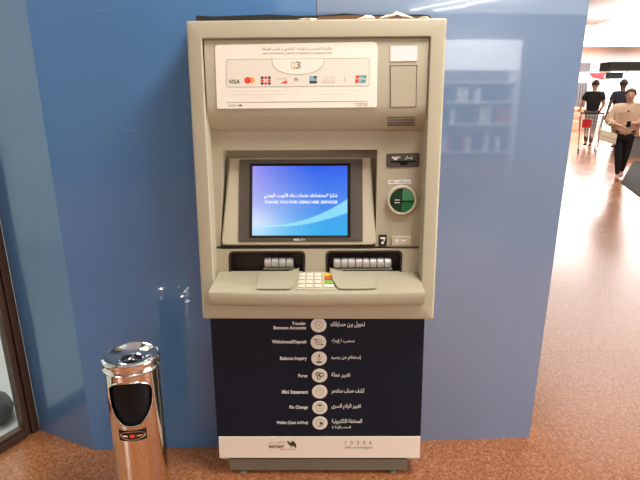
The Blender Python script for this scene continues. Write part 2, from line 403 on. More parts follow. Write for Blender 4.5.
# --- surround frame
o_c = [(186.3,21),(446.8,18.2),(433.4,319),(203,318.4)]
def ins_c(c, l, t, r, b): return [(c[0][0]+l, c[0][1]+t), (c[1][0]-r, c[1][1]+t), (c[2][0]-r, c[2][1]-b), (c[3][0]+l, c[3][1]-b)]
m = MB()
back = [p + FN*.15 for p in Q4(o_c, 0, .006)]
rings = [back, Q4(o_c, .005, .006), Q4(ins_c(o_c,1,1,1,.6), .001, .006), Q4(ins_c(o_c,2,1.8,2,1), 0, .006)]
i_c = [(200.5,37.5),(431.5,35.5),(421.5,303),(214,303)]
rings += [Q4(i_c, 0, .006), Q4(ins_c(i_c,.8,.8,.8,.5), .002, .006), Q4([(205.5,41),(427.5,38.6),(418,300),(217.5,300)], .045, .006), Q4([(212,46),(421,44),(415,297),(220,297)], .16, .006)]
m.loft(rings, False, False); m.build('surround', M['beige'], ATM, smooth=True, angle=28)
# --- upper sign housing: a profile swept across
prof = [(38.5,.020),(40.2,.013),(42,.011),(104,.011),(110,.013),(116,.019),(122,.031),(127,.047),(130.5,.064),(132.5,.085)]
m = MB(); rings = []
for (y, d) in prof:
    f_ = (y-38)/95
    xl = 203.6 + 4.6*f_; xr = 429.6 - 4.4*f_
    rings.append([P(xl + (xr-xl)*k/12, y - 2.2*k/12*(1-f_), d) for k in range(13)])
rings.append([p + FN*.05 for p in rings[-1]])
top = [p + FN*.1 for p in rings[0]]
m.loft([top] + rings, False, False, closed=False)
m.build('sign_housing', M['beige'], ATM, smooth=True, angle=50)
def SG(px, py): return P(px, py, .0105 - .0022)
SGN = [(214.6,45),(377.8,41.6),(376.6,107.3),(217,108.8)]
m = MB(); plate(m, SGN, .0090, .012, [.012,.018,.004,.003], .0006)
sign = m.build('sign_plate', M['sign'], ATM); sign['label'] = 'cream sign plate with payment logos'
def S1(px, py): return P(px, py, .0087)
def S2(px, py): return P(px, py, .0084)
def S3(px, py): return P(px, py, .0081)
# sign print : material slots
SM = [M['grey_print'], M['dark_print'], M['redp'], M['orange_print'], M['blue_print'], M['green_print'], M['gold_print'], M['pale_print'], M['sign_inner'], M['sign']]
m = MB()
def skew(y, x): return y - (x-226)/143*1.2      # print follows the plate's slight keystone
def sk(fn): return lambda x, y: fn(x, skew(y, x))
A1, A2, A3 = sk(S1), sk(S2), sk(S3)
def rrect(x0, y0, x1, y1, r, n=5):
    out = []
    for cx, cy, a0 in ((x0+r,y0+r,180),(x1-r,y0+r,270),(x1-r,y1-r,0),(x0+r,y1-r,90)):
        for k in range(n+1): a = R(a0 + 90*k/n); out.append((cx + r*math.cos(a), cy + r*math.sin(a)))
    return out
def outline(x0, y0, x1, y1, r, w, fn, mi):
    a = rrect(x0,y0,x1,y1,r); b = rrect(x0+w,y0+w,x1-w,y1-w,max(r-w,.2)); n = len(a)
    m.add([fn(*p) for p in a] + [fn(*p) for p in b], [(i, (i+1)%n, n+(i+1)%n, n+i) for i in range(n)], mi)
poly(m, rrect(226,59.3,369.5,87.3,2.5), A1, 8); outline(226,59.3,369.5,87.3,2.5,.4,A2,0)
# white bowl hanging from the box's upper edge
pts = [(272,59.6)] + [(298 - 26*math.cos(R(180*k/20))*1.0, 59.6 + 15.4*math.sin(R(180*k/20))**.8) for k in range(1,20)] + [(324,59.6)]
poly(m, pts, A2, 9)
n = len(pts); b2 = [(298 + (x-298)*1.018, 59.6 + (y-59.6)*1.03) for x, y in pts]
m.add([A3(*p) for p in pts] + [A3(*p) for p in b2], [(i, i+1, n+i+1, n+i) for i in range(n-1)], 0)
put_text(m, ar('\u0645\u0627\u0643\u064a\u0646\u0629 \u0644\u0644\u0633\u062d\u0628 \u0648 \u0627\u0644\u0625\u064a\u062f\u0627\u0639 \u0627\u0644\u0646\u0642\u062f\u064a \u0648 \u062a\u063a\u064a\u064a\u0631 \u0627\u0644\u0639\u0645\u0644\u0629'), 262, 47.8, 332, 51.8, A2, 0, .012)
put_text(m, 'CASH WITHDRAWAL, DEPOSIT & FOREIGN EXCHANGE MACHINE', 262, 53.0, 332, 55.0, A2, 0, .012)
put_text(m, '12', 291.3, 62.3, 295.4, 69.6, A3, 6, .02); put_text(m, '3', 295.6, 62, 300.8, 69.4, A3, 0, .03)
put_text(m, 'VISA', 228.6, 79.6, 240, 83.8, A2, 1, .02)
disc(m, 247.6, 80.6, 3.3, A2, 2); disc(m, 251.6, 80.4, 3.1, sk(lambda x,y: P(x,y,.00852)), 3)
for i in range(3):
    for j in range(3):
        cx, cy = 262.2 + i*3.6, 78 + j*2.9
        poly(m, rrect(cx-1.45, cy-1.2, cx+1.45, cy+1.2, .6), A2, 2 if (i+j) % 2 and (i, j) != (1, 1) else (7 if (i, j) == (1, 1) else 1))
put_text(m, 'DISCOVER', 276, 78.2, 287, 80.2, A2, 7, .02); poly(m, [(280,84),(287,80.6),(287,84)], A2, 2); disc(m, 296, 80, 2.6, A2, 7, ry=2.2); disc(m, 296, 80, 1.3, A3, 0)
poly(m, [(309.4,76.6),(317,76.6),(317,81.6),(309.4,81.6)], A2, 4); poly(m, [(309.4,81.6),(317,81.6),(317,84.2),(309.4,84.2)], A2, 1); poly(m, [(314,76.9),(316.8,76.9),(316.8,79),(314,79)], A3, 1)
put_text(m, 'SAFE', 322, 77, 335.4, 82, A2, 7, .0); put_text(m, 'NETWORK', 322, 82.6, 335, 84, A2, 0)
poly(m, [(344.6,78),(345.2,78),(345.2,82.6),(344.6,82.6)], A2, 0)
poly(m, [(356,76.4),(361,76.4),(359.8,84),(354.8,84)], A2, 2); poly(m, [(359.4,76.4),(364.4,76.4),(363.2,84),(358.2,84)], A3, 4); poly(m, [(362.6,76.4),(366.6,76.4),(365.4,84),(361.4,84)], A3, 5)
put_text(m, 'UnionPay', 356.2, 78.8, 365.4, 81.2, sk(lambda x,y: P(x,y,.0078)), 9, .03)
for (a_, b_2, y) in ((231,289,91),(231,288,94.6),(247,275,98)): put_text(m, 'all charges are set by the bank that issued the card used here', a_, y-.7, b_2, y+.8, A2, 7)
for (a_, b_2, y) in ((305,358,91.4),(312,352,94.8),(320,348,98)): put_text(m, ar('\u062c\u0645\u064a\u0639 \u0627\u0644\u0631\u0633\u0648\u0645 \u062a\u062d\u062f\u062f \u0628\u0648\u0627\u0633\u0637\u0629 \u0627\u0644\u0628\u0646\u0643 \u0627\u0644\u0645\u0635\u062f\u0631'), a_, y-.7, b_2, y+.8, A2, 7)
poly(m, [(297.2,90),(297.6,90),(297.6,96),(297.2,96)], A2, 7)
poly(m, [(226.5,102.2),(368.5,102.2),(368.5,102.7),(226.5,102.7)], A2, 0)
put_text(m, 'WATANY', 228, 104.6, 236.5, 107, A2, 0); 
put_text(m, '1 9 3 3 6', 355, 104, 367.5, 105.7, A2, 1, .02); put_text(m, 'nbk.com', 357, 106, 367.5, 107.3, A2, 1)
def camel(mb, x, y, w, h, fn, mi):
    """small walking camel with one hump, head raised at the left"""
    C_ = [(0,.06),(.10,.0),(.17,.10),(.20,.26),(.32,.42),(.44,.30),(.58,.02),(.70,.06),(.84,.26),(.96,.42),(1,.62),(.99,.98),(.93,.98),(.90,.68),(.84,.56),(.74,.62),(.60,.60),(.52,.72),(.50,.98),(.44,.98),(.42,.66),(.30,.62),(.18,.50),(.10,.30),(.08,.18),(.0,.14)]
    pts3 = [fn(x + a*w, y + b*h) for a, b in C_]
    bm = bmesh.new(); vs = [bm.verts.new(p) for p in pts3]; bm.faces.new(vs); bmesh.ops.triangulate(bm, faces=bm.faces); bm.verts.index_update()
    mb.add([v.co.copy() for v in bm.verts], [[v.index for v in f.verts] for f in bm.faces], mi); bm.free()
camel(m, 237.6, 104.4, 4.6, 2.6, A2, 1)
m.build('sign_print', SM, sign)
# label, recessed door and vents to the right of the sign
m = MB(); plate(m, [(390.2,46.2),(417.2,45.6),(417,61),(390.2,61.4)], .0085, .012, .002, .0006); m.build('blank_label', M['pinkwhite'], ATM)
m = MB(); plate(m, [(389.8,65.4),(417.2,65),(416.4,107),(390,107.4)], .0098, .014, .001, .0004, mi=1)
plate(m, [(390.6,66.4),(416.4,66),(415.6,106.6),(390.8,107)], .0092, .014, .001, .0008); m.build('cover_panel', [M['beige'], M['greyslot']], ATM)
m = MB()
for k, y in enumerate((117.6, 120.2, 122.8, 125.2)):
    d = (.0205, .026, .031, .038)[k]
    plate(m, [(387.6,y-.55),(415,y-.7),(414.8,y+.35),(387.6,y+.45)], d-.0012, d+.01, 0, .0002)
m.build('vent_slots', M['greyslot'], ATM)
# --- main recessed panel with monitor opening, card column
D1 = .070
mon = Q4([(222.5,150.4),(377.6,149.6),(375.4,247.2),(220.5,247.2)], D1, .004)
m = MB()
m.panel(Q4([(206,128),(426,128),(419,247.4),(213,247.4)], D1, 0), [mon], FN*.02, holeoff=FN*.075, capholes=True)
m.build('front_panel', M['beige'], ATM)
# lower strip with two pockets
D2 = .062
pl = Q4([(228.6,251.2),(305.6,251),(305,275),(229,275)], D2, [.020,.020,.002,.002]); pr = Q4([(325.6,250.8),(402.6,250.4),(401.8,275),(325.6,275)], D2, [.020,.020,.002,.002])
m = MB(); m.panel(Q4([(211,249.2),(421,248.8),(418,285),(214,285)], D2, 0), [pl, pr], FN*.03); m.build('lower_panel', M['beige'], ATM)
m = MB(); m.loft([Q4([(208,246),(424,246),(424,251),(208,251)], .07), Q4([(208,246),(424,246),(424,251),(208,251)], .08)]); m.build('panel_groove', M['gap'], ATM)
def pocket(c, x0, x1, n, ya, yb):
    m = MB(); a = Q4(c, D2-.001, [.020,.020,.002,.002]); a2 = Q4(ins_c(c,2,1.8,2,0), D2-.001, [.018,.018,.002,.002])
    b = Q4(ins_c(c,3.5,3.2,3.5,0), D2+.05, [.016,.016,.002,.002])
    m.loft([[p+FN*.01 for p in a], a, a2, b], False, True)
    pk = m.build('slot_pocket', M['brown'], ATM)
    cen0, cen1 = P(x0, (ya+yb)/2, D2+.018), P(x1, (ya+yb)/2, D2+.018)
    rr = (P(x0, ya, D2) - P(x0, yb, D2)).length/2; ax = (cen1-cen0); L = ax.length; ax.normalize()
    mm = MB(); w = L/n
    for k in range(n):
        s0 = k*w; prof2 = [(rr*.55, s0), (rr*.86, s0+.001), (rr, s0+.003), (rr, s0+w-.003), (rr*.86, s0+w-.001), (rr*.55, s0+w)]
        mm.lathe(cen0, FN, FV, ax, prof2, 20)
    mm.build('roller', M['steel'], pk, smooth=True)
    mm = MB(); plate(mm, [(x0-1,yb+1.2),(x1+1,yb+1.2),(x1+1,yb+2.2),(x0-1,yb+2.2)], D2+.012, D2+.03, 0, .0005); mm.build('slot_lip', M['steel'], pk)
pocket([(228.6,251.2),(305.6,251),(305,275),(229,275)], 264.5, 293.5, 4, 257.4, 267.2)
pocket([(325.6,250.8),(402.6,250.4),(401.8,275),(325.6,275)], 333.5, 391, 8, 257.6, 267.6)
# --- monitor bezel: tilted plate, top far, bottom near
Dt, Db = D1+.052, D1-.008
bc = [(229.5,158.5),(371.0,158.0),(376.4,244.8),(221.2,245.2)]
m = MB()
b0 = Q4(bc, [Dt,Dt,Db,Db], [.004,.004,.016,.016])
b1 = Q4(ins_c(bc,1.2,0,1.2,1.2), [Dt-.004,Dt-.004,Db-.005,Db-.005], [.004,.004,.016,.016])
m.loft([[p+FN*.05 for p in b0], b0, b1]); bez = m.build('screen_bezel', M['beige_light'], ATM, smooth=True, angle=30)
def bd(y): t = (y-158.5)/(245-158.5); return (Dt-.004)*(1-t) + (Db-.005)*t
def BP(x, y, h=0.0): return P(x, y, bd(y)-h)
def BQ(c, h, r=0.0): return rq([BP(x, y, h) for x, y in c], r)
fc = [(239.4,159.5),(362.4,159),(362.8,241.6),(238.4,242)]
m = MB()
m.loft([BQ(fc, -.004, .003), BQ(fc, .004, .003), BQ(ins_c(fc,.6,.6,.6,.6), .005, .003), BQ([(249.6,163.6),(350.6,163.2),(350.6,237.6),(249,238)], .005, .004)], False, False)
m.build('screen_frame', M['olive'], bez, smooth=True, angle=25)
ic = [(249.6,163.6),(350.6,163.2),(350.6,237.6),(249,238)]
m = MB(); m.loft([BQ(ic, .005, .004), BQ(ins_c(ic,.8,.7,.8,.5), .0055, .004), BQ([(252.6,166.2),(347.4,165.8),(347.4,235.2),(252.2,235.6)], .0008, .001)], False, False)
m.build('screen_gasket', M['black'], bez, smooth=True)
m = MB(); put_text(m, 'NCR', 293.6, 238.6, 299.6, 240.8, lambda x,y: BP(x,y,.0058), 0, .04); put_text(m, 'serv', 300.4, 238.8, 305, 240.7, lambda x,y: BP(x,y,.0058), 0, .0)
m.build('maker_mark', M['white_print'], bez)
# screen with its picture
NX, NY = 120, 90
me = bpy.data.meshes.new('screen'); vs = []; fs = []; cols = []
def lerp(a, b, t): return tuple(a[i]*(1-t)+b[i]*t for i in range(len(a)))
def s2l(c): return tuple((q/255/12.92) if q <= 10 else ((q/255+.055)/1.055)**2.4 for q in c)
for j in range(NY+1):
    for i in range(NX+1):
        s_, t_ = i/NX, j/NY
        x = 252.6 + 94.8*s_ - .4*t_*(1-s_); y = 166 + 69.4*t_
        vs.append(tuple(BP(x, y, .0010) - Rt))
        topc = lerp((165,150,240), (32,92,232), min(1, s_*1.5)**.8); midc = lerp((176,180,244), (62,130,238), min(1, s_*1.25)); low = lerp((215,232,250), (24,160,232), min(1, s_*1.3))
        c = lerp(topc, midc, min(1, t_/.5)) if t_ < .5 else lerp(midc, low, (t_-.5)/.5)
        # the pale swoosh: thin at the left, wide at the right edge
        c0 = .86 - .02*math.sin(s_*3) - .38*max(0, (s_-.25)/.75)**1.9; c1 = .84 + .035 - .20*max(0, (s_-.30)/.70)**1.7 + .0
        if c0 < t_ < max(c1, c0+.03): c = lerp(c, (150,230,250), .85)
        elif t_ >= max(c1, c0+.03): c = lerp(c, (60,190,240), .35)
        g = math.exp(-((s_-.0)/.25)**2 - ((t_-.85)/.2)**2); c = lerp(c, (230,242,255), .55*g)
        cols.append((*s2l(c), 1))
for j in range(NY):
    for i in range(NX): a = j*(NX+1)+i; fs.append((a, a+NX+1, a+NX+2, a+1))
me.from_pydata(vs, [], fs); ca = me.color_attributes.new('picture', 'FLOAT_COLOR', 'POINT')
for i, c in enumerate(cols): ca.data[i].color = c
me.materials.append(M['screen']); scr = bpy.data.objects.new('screen', me); COL.objects.link(scr); scr.parent = bez; scr['label'] = 'lit blue screen with white thank-you text'
m = MB()
put_text(m, ar('\u0634\u0643\u0631\u0627 \u0644\u0627\u0633\u062a\u062e\u062f\u0627\u0645\u0643 \u062e\u062f\u0645\u0627\u062a \u0628\u0646\u0643 \u0627\u0644\u0643\u0648\u064a\u062a \u0627\u0644\u0648\u0637\u0646\u064a'), 264, 193.4, 337.4, 199, lambda x,y: BP(x,y,.0018), 0, .03)
put_text(m, 'THANK YOU FOR USING NBK SERVICES', 264.4, 200.6, 337.4, 203.6, lambda x,y: BP(x,y,.0018), 0, .03)
m.build('screen_text', M['screentext'], bez)
# --- card column on the right
m = MB(); plate(m, [(386.4,153.6),(419.8,152.8),(419.4,167),(386.4,167.6)], D1-.003, D1+.01, .007, .001)
rs = m.build('receipt_slot', M['greyslot'], ATM)
m = MB(); plate(m, [(390.6,161),(415.6,160.4),(415.4,162),(390.6,162.6)], D1-.0045, D1, .0, .0003)
poly(m, [(399,162.4),(408.6,162.2),(406.6,165),(401,165.2)], lambda x,y: P(x,y,D1-.0042)); m.build('slot_mouth', M['black'], rs)
m = MB(); put_text(m, 'RECEIPT', 392, 156.4, 400.6, 158.8, lambda x,y: P(x,y,D1-.0034), 0, .02); poly(m, [(393,157.8),(398,157.8),(396.6,160),(394.2,160)], lambda x,y: P(x,y,D1-.0036)); put_text(m, ar('\u0625\u064a\u0635\u0627\u0644'), 405, 156, 412.6, 159.8, lambda x,y: P(x,y,D1-.0034), 0, .02)
m.build('slot_print', M['white_print'], rs)
m = MB(); plate(m, [(388.4,180.2),(411,179.6),(411,183.6),(388.4,184.2)], D1-.0012, D1+.004, .0008, .0003, mi=0)
put_text(m, 'VISA', 389.4, 180.8, 394.6, 183, lambda x,y: P(x,y,D1-.0016), 1, .02); put_text(m, ar('\u0627\u062f\u062e\u0644 \u0627\u0644\u0643\u0627\u0631\u062a'), 396.4, 180.6, 410, 183.2, lambda x,y: P(x,y,D1-.0016), 1, .02)
m.build('card_label', [M['white_print'], M['dark_print']], ATM)
cc = P(401.6, 200, D1); ru = (P(416.8,200,D1)-P(386.6,200,D1)).length/2
m = MB(); m.lathe(cc, FU, FV, -FN, [(ru, -.004), (ru, .010), (ru*.96, .014), (ru*.88, .0155), (ru*.82, .014), (ru*.80, .008), (ru*.80, .004)], 40, False, False)
cr_ = m.build('card_reader', M['beige_light'], ATM, smooth=True)
g = ru*.80
m = MB()
def sector(a0, a1, z, mi, k=10, r0=0.0):
    pts = [cc - FN*z] + [cc - FN*(z - .004*0) + (FU*math.cos(R(a0+(a1-a0)*i/k)) + FV*math.sin(R(a0+(a1-a0)*i/k)))*g for i in range(k+1)]
    low = [p + FN*.012 for p in pts]; m.loft([low, pts], mi=mi)
sector(0, 88, .013, 2); sector(88, 180, .011, 1); sector(180, 268, .009, 1); sector(268, 360, .013, 0)
m.box((0,0,0),(1,1,1), 3, lambda q: cc + FU*((q.x-.5)*g*1.9) + FV*((q.z-.5)*.0045 - .002) - FN*(.012+.003*q.y))
m.box((0,0,0),(1,1,1), 4, lambda q: cc + FU*(-g*.62 + q.x*g*.42) + FV*(q.z*.0022 + .001) - FN*(.0152+.001*q.y))
m.box((0,0,0),(1,1,1), 4, lambda q: cc + FU*(-g*.62 + q.x*g*.42) + FV*(q.z*.0022 - .008) - FN*(.0152+.001*q.y))
dm = m.build('card_guard', [M['green'], M['green_d'], M['green_l'], M['black'], M['white_print']], cr_); dm['label'] = 'round green translucent card guard'
m = MB(); 
chan = Q4([(391.6,213),(412.4,213),(411.6,247),(390.8,247)], D1-.001, .003)
m.loft([[p+FN*.002 for p in chan], chan, Q4([(392.8,213),(411.2,213),(410.4,245.6),(392,245.6)], D1-.001, .003), Q4([(393.4,213),(410.6,213),(409.8,245),(392.6,245)], D1+.0015-.003, .003)], False, True); m.build('card_channel', M['beige'], ATM)
m = MB(); plate(m, [(391.8,236.6),(411.4,236.6),(411.2,245.6),(391.6,245.6)], D1-.010, D1, .004, .002); 
tp = m.build('contactless_pad', M['beige_light'], ATM, smooth=True)
m = MB(); disc(m, 397.2, 240.6, 2, lambda x,y: P(x,y,D1-.0104)); poly(m, [(400,239.6),(407,239.6),(405,241.6),(402,241.6)], lambda x,y: P(x,y,D1-.0104)); m.build('pad_mark', M['white_print'], tp)
m = MB(); plate(m, [(378.8,234.8),(386.8,234.8),(386.8,246),(378.6,246)], D1-.003, D1, .001, .0004)
ib = m.build('icon_plate', M['brown'], ATM)
m = MB(); f2 = lambda x,y: P(x,y,D1-.0034); poly(m, [(380.4,237.2),(385.4,237.2),(385.4,239),(380.4,239)], f2); poly(m, [(383.6,239),(385,239),(384.4,241.4),(383.8,241.4)], f2); disc(m, 382.6, 242.8, 1.4, f2); m.build('icon_print', M['white_print'], ib)
# --- shelf
def sd(y): return .066 - .116*(y-271)/20
def SH(x, y, h=0.0):
    u = (x-317)/108; return P(x, y, sd(y) - h)
NS = 24; m = MB(); rings = []
backL, backR = 220.5, 424.0
def row(y, d, xl, xr, bul):
    out = []
    for k in range(NS+1):
        t = k/NS; u = 2*t-1; b = (1 - u*u)
        out.append(P(xl + (xr-xl)*t, y + bul*3.0*b, d - bul*.012*b))
    return out
rings = [row(271,.085,219.5,416.5,0), row(271,.066,219.5,416.5,0), row(290.8,-.049,209.2,424.8,.6), row(292.0,-.055,208.6,425.2,.62), row(293.6,-.057,208.4,425.2,.65), row(301,-.052,209.2,424.6,.7), row(303.6,-.046,210.2,423.6,.7), row(305,-.03,212,422,.4), row(306,.03,214,420,0)]
m.loft(rings, False, False, closed=False)
L0 = [r[0] for r in rings]; R0 = [r[-1] for r in rings]
m.add(L0, [tuple(range(len(L0)))]); m.add(R0, [tuple(range(len(R0)))])
shelf = m.build('shelf', M['beige'], ATM, smooth=True, angle=40)
# hand guards either side of the keypad
def guard(pts, label=None):
    m = MB(); top = [P(x, y, sd(y)-h) for x, y, h in pts]; bot = [SH(x, y + h*70, -.004) for x, y, h in pts]
    inner = [P(x, y, sd(y)-h) for x, y, h in pts]
    m.loft([bot, top]); return m.build('keypad_guard', M['beige'], ATM, bevel=.0012)
def guard2(cols):
    """columns from the outer edge to the raised inner edge; each is (back, middle, front) px + lift"""
    m = MB(); n = len(cols)
    g_ = [[P(x, y, sd(y)-h) for (x, y, h) in c] for c in cols]; b_2 = [[P(x, y, sd(y)+.006) for (x, y, h) in c] for c in cols]
    m.loft([[c[k] for c in g_] for k in range(3)], False, False, closed=False)
    for c, b in ((g_[0], b_2[0]), (g_[-1], b_2[-1])): m.add(c + b, [(0,1,4,3),(1,2,5,4)])
    for k in (0, 2): m.add([c[k] for c in g_] + [c[k] for c in b_2], [(i, i+1, n+i+1, n+i) for i in range(n-1)])
    return m.build('keypad_guard', M['beige'], ATM, smooth=True, angle=50)
guard2([((258.4,272.4,.009),(257.6,280,.009),(256.6,288.8,.009)), ((271,272.2,.010),(270.4,280,.010),(268,288.8,.010)), ((283,271.6,.013),(282,280,.011),(279,288.8,.010)), ((292,270.2,.017),(290,280,.013),(286,288.8,.010)), ((299.6,267.6,.031),(296.8,279,.018),(291,288.4,.010))])
guard2([((375.6,272.2,.009),(376,280,.009),(376.4,288.4,.009)), ((362,272.0,.010),(362,280,.010),(364,288.6,.010)), ((348,271.4,.013),(349,280,.011),(352,288.8,.010)), ((337,270,.017),(339.4,280,.013),(344,288.8,.010)), ((329.4,267.4,.031),(332.4,279,.018),(338.4,288.4,.010))])
# keypad
m = MB(); kp = [SH(298.6,272.4,.003), SH(333.4,272.4,.003), SH(335,289.4,.003), SH(296.6,289.4,.003)]
m.loft([[p + Vector((0,.004,-.01)) for p in kp], kp]); pad = m.build('keypad', M['beige_light'], ATM)
for r_, y in enumerate((275, 278.6, 282.4, 286.4)):
    for c_ in range(4):
        x = (302.2, 310.0, 317.8, 328.6)[c_] - (0, .25, .5, .7)[r_]*(1 if c_ < 2 else (0 if c_ == 2 else -.6)); hw = 3.1 if c_ < 3 else 4.3
        c = [SH(x-hw, y-1.35, .0034), SH(x+hw, y-1.35, .0034), SH(x+hw, y+1.35, .0034), SH(x-hw, y+1.35, .0034)]
        m = MB(); upv = Vector((0, -.006, .010)).normalized(); a = rq(c, .0015, 3); cen = sum(a, Vector())/len(a)
        m.loft([a, [p + upv*.004 for p in a], [p + (cen-p)*.14 + upv*.0052 for p in a]])
        mt = M['keycream'] if c_ < 3 or r_ == 3 else (M['keyy'], M['keyr'], M['keyg'])[r_]
        k = m.build('key', mt, pad, smooth=True, angle=50)
        if c_ == 3: k['label'] = ('yellow key', 'orange-red key', 'green key', 'wide cream key')[r_]
# --- lower cabinet, poster, strip, plinth
YP = 1.785
def B(px, py, d=0.0): return atY(px, py, YP + d)
def BB(c, d, r=0): return rq([B(x, y, d) for x, y in c], r)
m = MB(); c = [(213,312),(421.4,312),(417.6,459),(221.5,459)]; a = BB(c, .012); m.loft([a, [p + Vector((0,.12,0)) for p in a]]); m.build('cabinet', M['beige'], ATM)
pc = [(209.8,312),(424.8,312),(420.6,437.2),(217.6,437.4)]
m = MB(); a = BB(pc, 0); m.loft([a, [p + Vector((0,.010,0)) for p in a]]); board = m.build('navy_board', M['navy'], ATM)
board['label'] = 'navy board listing services in two scripts'
sc_ = [(218.6,437),(420.4,436.8),(420.0,458),(219.4,458)]
m = MB(); a = BB(sc_, -.004); m.loft([a, [p + Vector((0,.016,0)) for p in a]]); stripb = m.build('white_strip', M['strip'], ATM, bevel=.001)
LB1 = lambda x, y: B(x, y, -.0006)
lines = [((320.5,324),), ((294,341),), ((279,357.6),), ((297,374.6),), ((281,391),), ((288,407.4),), ((276.5,423),)]
eng = [(('Transfer',292,321.8,306,325), ('Between Accounts',273.6,326,306,329.4)), (('Withdrawal/Deposit',272,340,306.5,344.4),), (('Balance Inquiry',280,356.6,307,361),), (('Forex',298.4,374,307.6,377.4),), (('Mini Statement',282,390,308,393.8),), (('Pin Change',289.4,405.4,308,409.8),), (('Wallet (Cash In/Out)',276.4,421,308,425),)]
arb = [(('\u062a\u062d\u0648\u064a\u0644 \u0628\u064a\u0646 \u062d\u0633\u0627\u0628\u0627\u062a\u0643',330.6,321.6,365,327.6),), (('\u0633\u062d\u0628 / \u0625\u064a\u062f\u0627\u0639',331,338.8,354.5,344),), (('\u0625\u0633\u062a\u0639\u0644\u0627\u0645 \u0639\u0646 \u0631\u0635\u064a\u062f',331,355.4,361,360.4),), (('\u062a\u063a\u064a\u064a\u0631 \u0639\u0645\u0644\u0629',331.4,372.4,350.4,377.8),), (('\u0643\u0634\u0641 \u062d\u0633\u0627\u0628 \u0645\u062e\u062a\u0635\u0631',331.4,388.2,364.4,394),), (('\u062a\u063a\u064a\u064a\u0631 \u0627\u0644\u0631\u0642\u0645 \u0627\u0644\u0633\u0631\u0649',331.4,403.8,361,409.6),), (('\u0627\u0644\u0645\u062d\u0641\u0638\u0629 \u0627\u0644\u0627\u0644\u0643\u062a\u0631\u0648\u0646\u064a\u0629',331.6,418.8,362,424.2), ('(\u0633\u062d\u0628/\u0625\u064a\u062f\u0627\u0639)',332,425.6,350.8,429.4))]
for row_ in eng:
    m = MB()
    for (t, x0, y0, x1, y1) in row_: put_text(m, t, x0, y0, x1, y1, LB1, 0, .02)
    m.build('service_text', M['white_print'], board)
for row_ in arb:
    m = MB()
    for (t, x0, y0, x1, y1) in row_: put_text(m, ar(t), x0, y0, x1, y1, LB1, 0, .015)
    m.build('service_text', M['white_print'], board)
cyc = (325, 342, 358.4, 375.4, 391.6, 407.4, 422.8); cxs = (318.6,318.4,319,319.6,319.6,319.8,320)
for k, (cx, cy) in enumerate(zip(cxs, cyc)):
    m = MB(); r = 7.9 - .06*k; q = BB([(cx-1,cy),(cx+1,cy),(cx+1,cy+.1),(cx-1,cy+.1)], 0)
    cw = B(cx, cy, 0); rw = (B(cx+r, cy)-B(cx-r, cy)).length/2
    m.lathe(cw, Vector((1,0,0)), Vector((0,0,.98)), Vector((0,-1,0)), [(rw, -.001), (rw, .002), (rw*.95, .003)], 32, True, True, mi=0)
    g1 = lambda x, y: B(x, y, -.0034)
    def pp(L, mi): poly(m, [(cx+x, cy+y) for x, y in L], g1, mi)
    def bx(x0,y0,x1,y1,mi=1): pp([(x0,y0),(x1,y0),(x1,y1),(x0,y1)], mi)
    def ringd(x, y, r0, r1, mi=1, n=20): m.add([g1(cx+x+rr*math.cos(2*math.pi*i/n), cy+y+rr*math.sin(2*math.pi*i/n)) for rr in (r0, r1) for i in range(n)], [(i, (i+1)%n, n+(i+1)%n, n+i) for i in range(n)], mi)
    if k == 0: ringd(0,0,3.4,4,2); bx(-2,-1,2,-.5,2); bx(-2,.6,2,1.1,2)
    if k == 1: ringd(.5,0,2.4,3.1,2); bx(-4.6,-3,-2,-1.8); bx(2.6,2,4.8,3.2); bx(-1,-.4,2,.4,2); ringd(-1,.6,1.5,2.1,2)
    if k == 2: bx(-.5,-4,.9,-1.6); ringd(0,0,1,1.7,2); bx(-2.6,3,2.8,4.6); bx(-.4,1.6,.6,3,2)
    if k == 3: ringd(-1.8,-1.2,1.4,2.3); ringd(2,-.6,1.4,2.3); ringd(-.8,2,1.2,2.1); bx(-2.6,-1.6,-1,-.8)
    if k == 4: ringd(0,0,3.6,4.1,2); bx(-2,-1.6,2,-1.2,2); bx(-2,0,2,.4,2)
    if k == 5: bx(-1.8,-2.8,1.8,-1.2); ringd(0,0,3.6,4.2,2); bx(-2,1,2,1.5,2)
    if k == 6: bx(-.4,-.6,2.8,2); bx(-2,3,2,3.9); ringd(0,0,3.6,4.1,2); bx(-.4,-3,.6,-.8,2)
    m.build('icon_disc', [M['disc'], M['dark_print'], M['pale_print'] if False else M['grey_print']], board)
m = MB(); g2 = lambda x, y: B(x, y, -.0048)
put_text(m, ar('\u0628\u0646\u0643 \u0627\u0644\u0643\u0648\u064a\u062a \u0627\u0644\u0648\u0637\u0646\u064a'), 268, 440.8, 285.6, 444.6, g2, 0, .0); put_text(m, 'WATANY', 268.4, 445.2, 284.4, 448.2, g2, 1, .03); camel(m, 287, 440.6, 9.2, 7.6, g2, 1)
poly(m, [(280,449),(296,449),(296,449.5),(280,449.5)], g2, 2); m.build('bank_logo', [M['grey_print'], M['dark_print'], M['red_print']], stripb)
m = MB()
put_text(m, '1  9  3  3  6', 345, 440.6, 371.8, 444.8, g2, 0, .02)
put_text(m, 'nbk.com/egypt', 344.6, 446, 372.4, 449.2, g2, 0, .02); m.build('phone_text', M['grey_print'], stripb)
m = MB(); c = [(228.6,457),(407.4,457),(407.2,470.2),(230,470.2)]; a = BB(c, .012); m.loft([a, [p + Vector((0,.13,0)) for p in a]]); m.build('plinth', M['plinth'], ATM, bevel=.002)
for px in (243, 392.5):
    for dy in (.012, .10):
        c = atY(px, 471, YP+dy+.012); c.z = 0
        m = MB(); m.lathe(c, Vector((1,0,0)), Vector((0,1,0)), Vector((0,0,1)), [(.014,0),(.016,.003),(.015,.007),(.006,.010),(.006,.034)], 16); m.build('foot', M['plinth'], ATM, smooth=True)
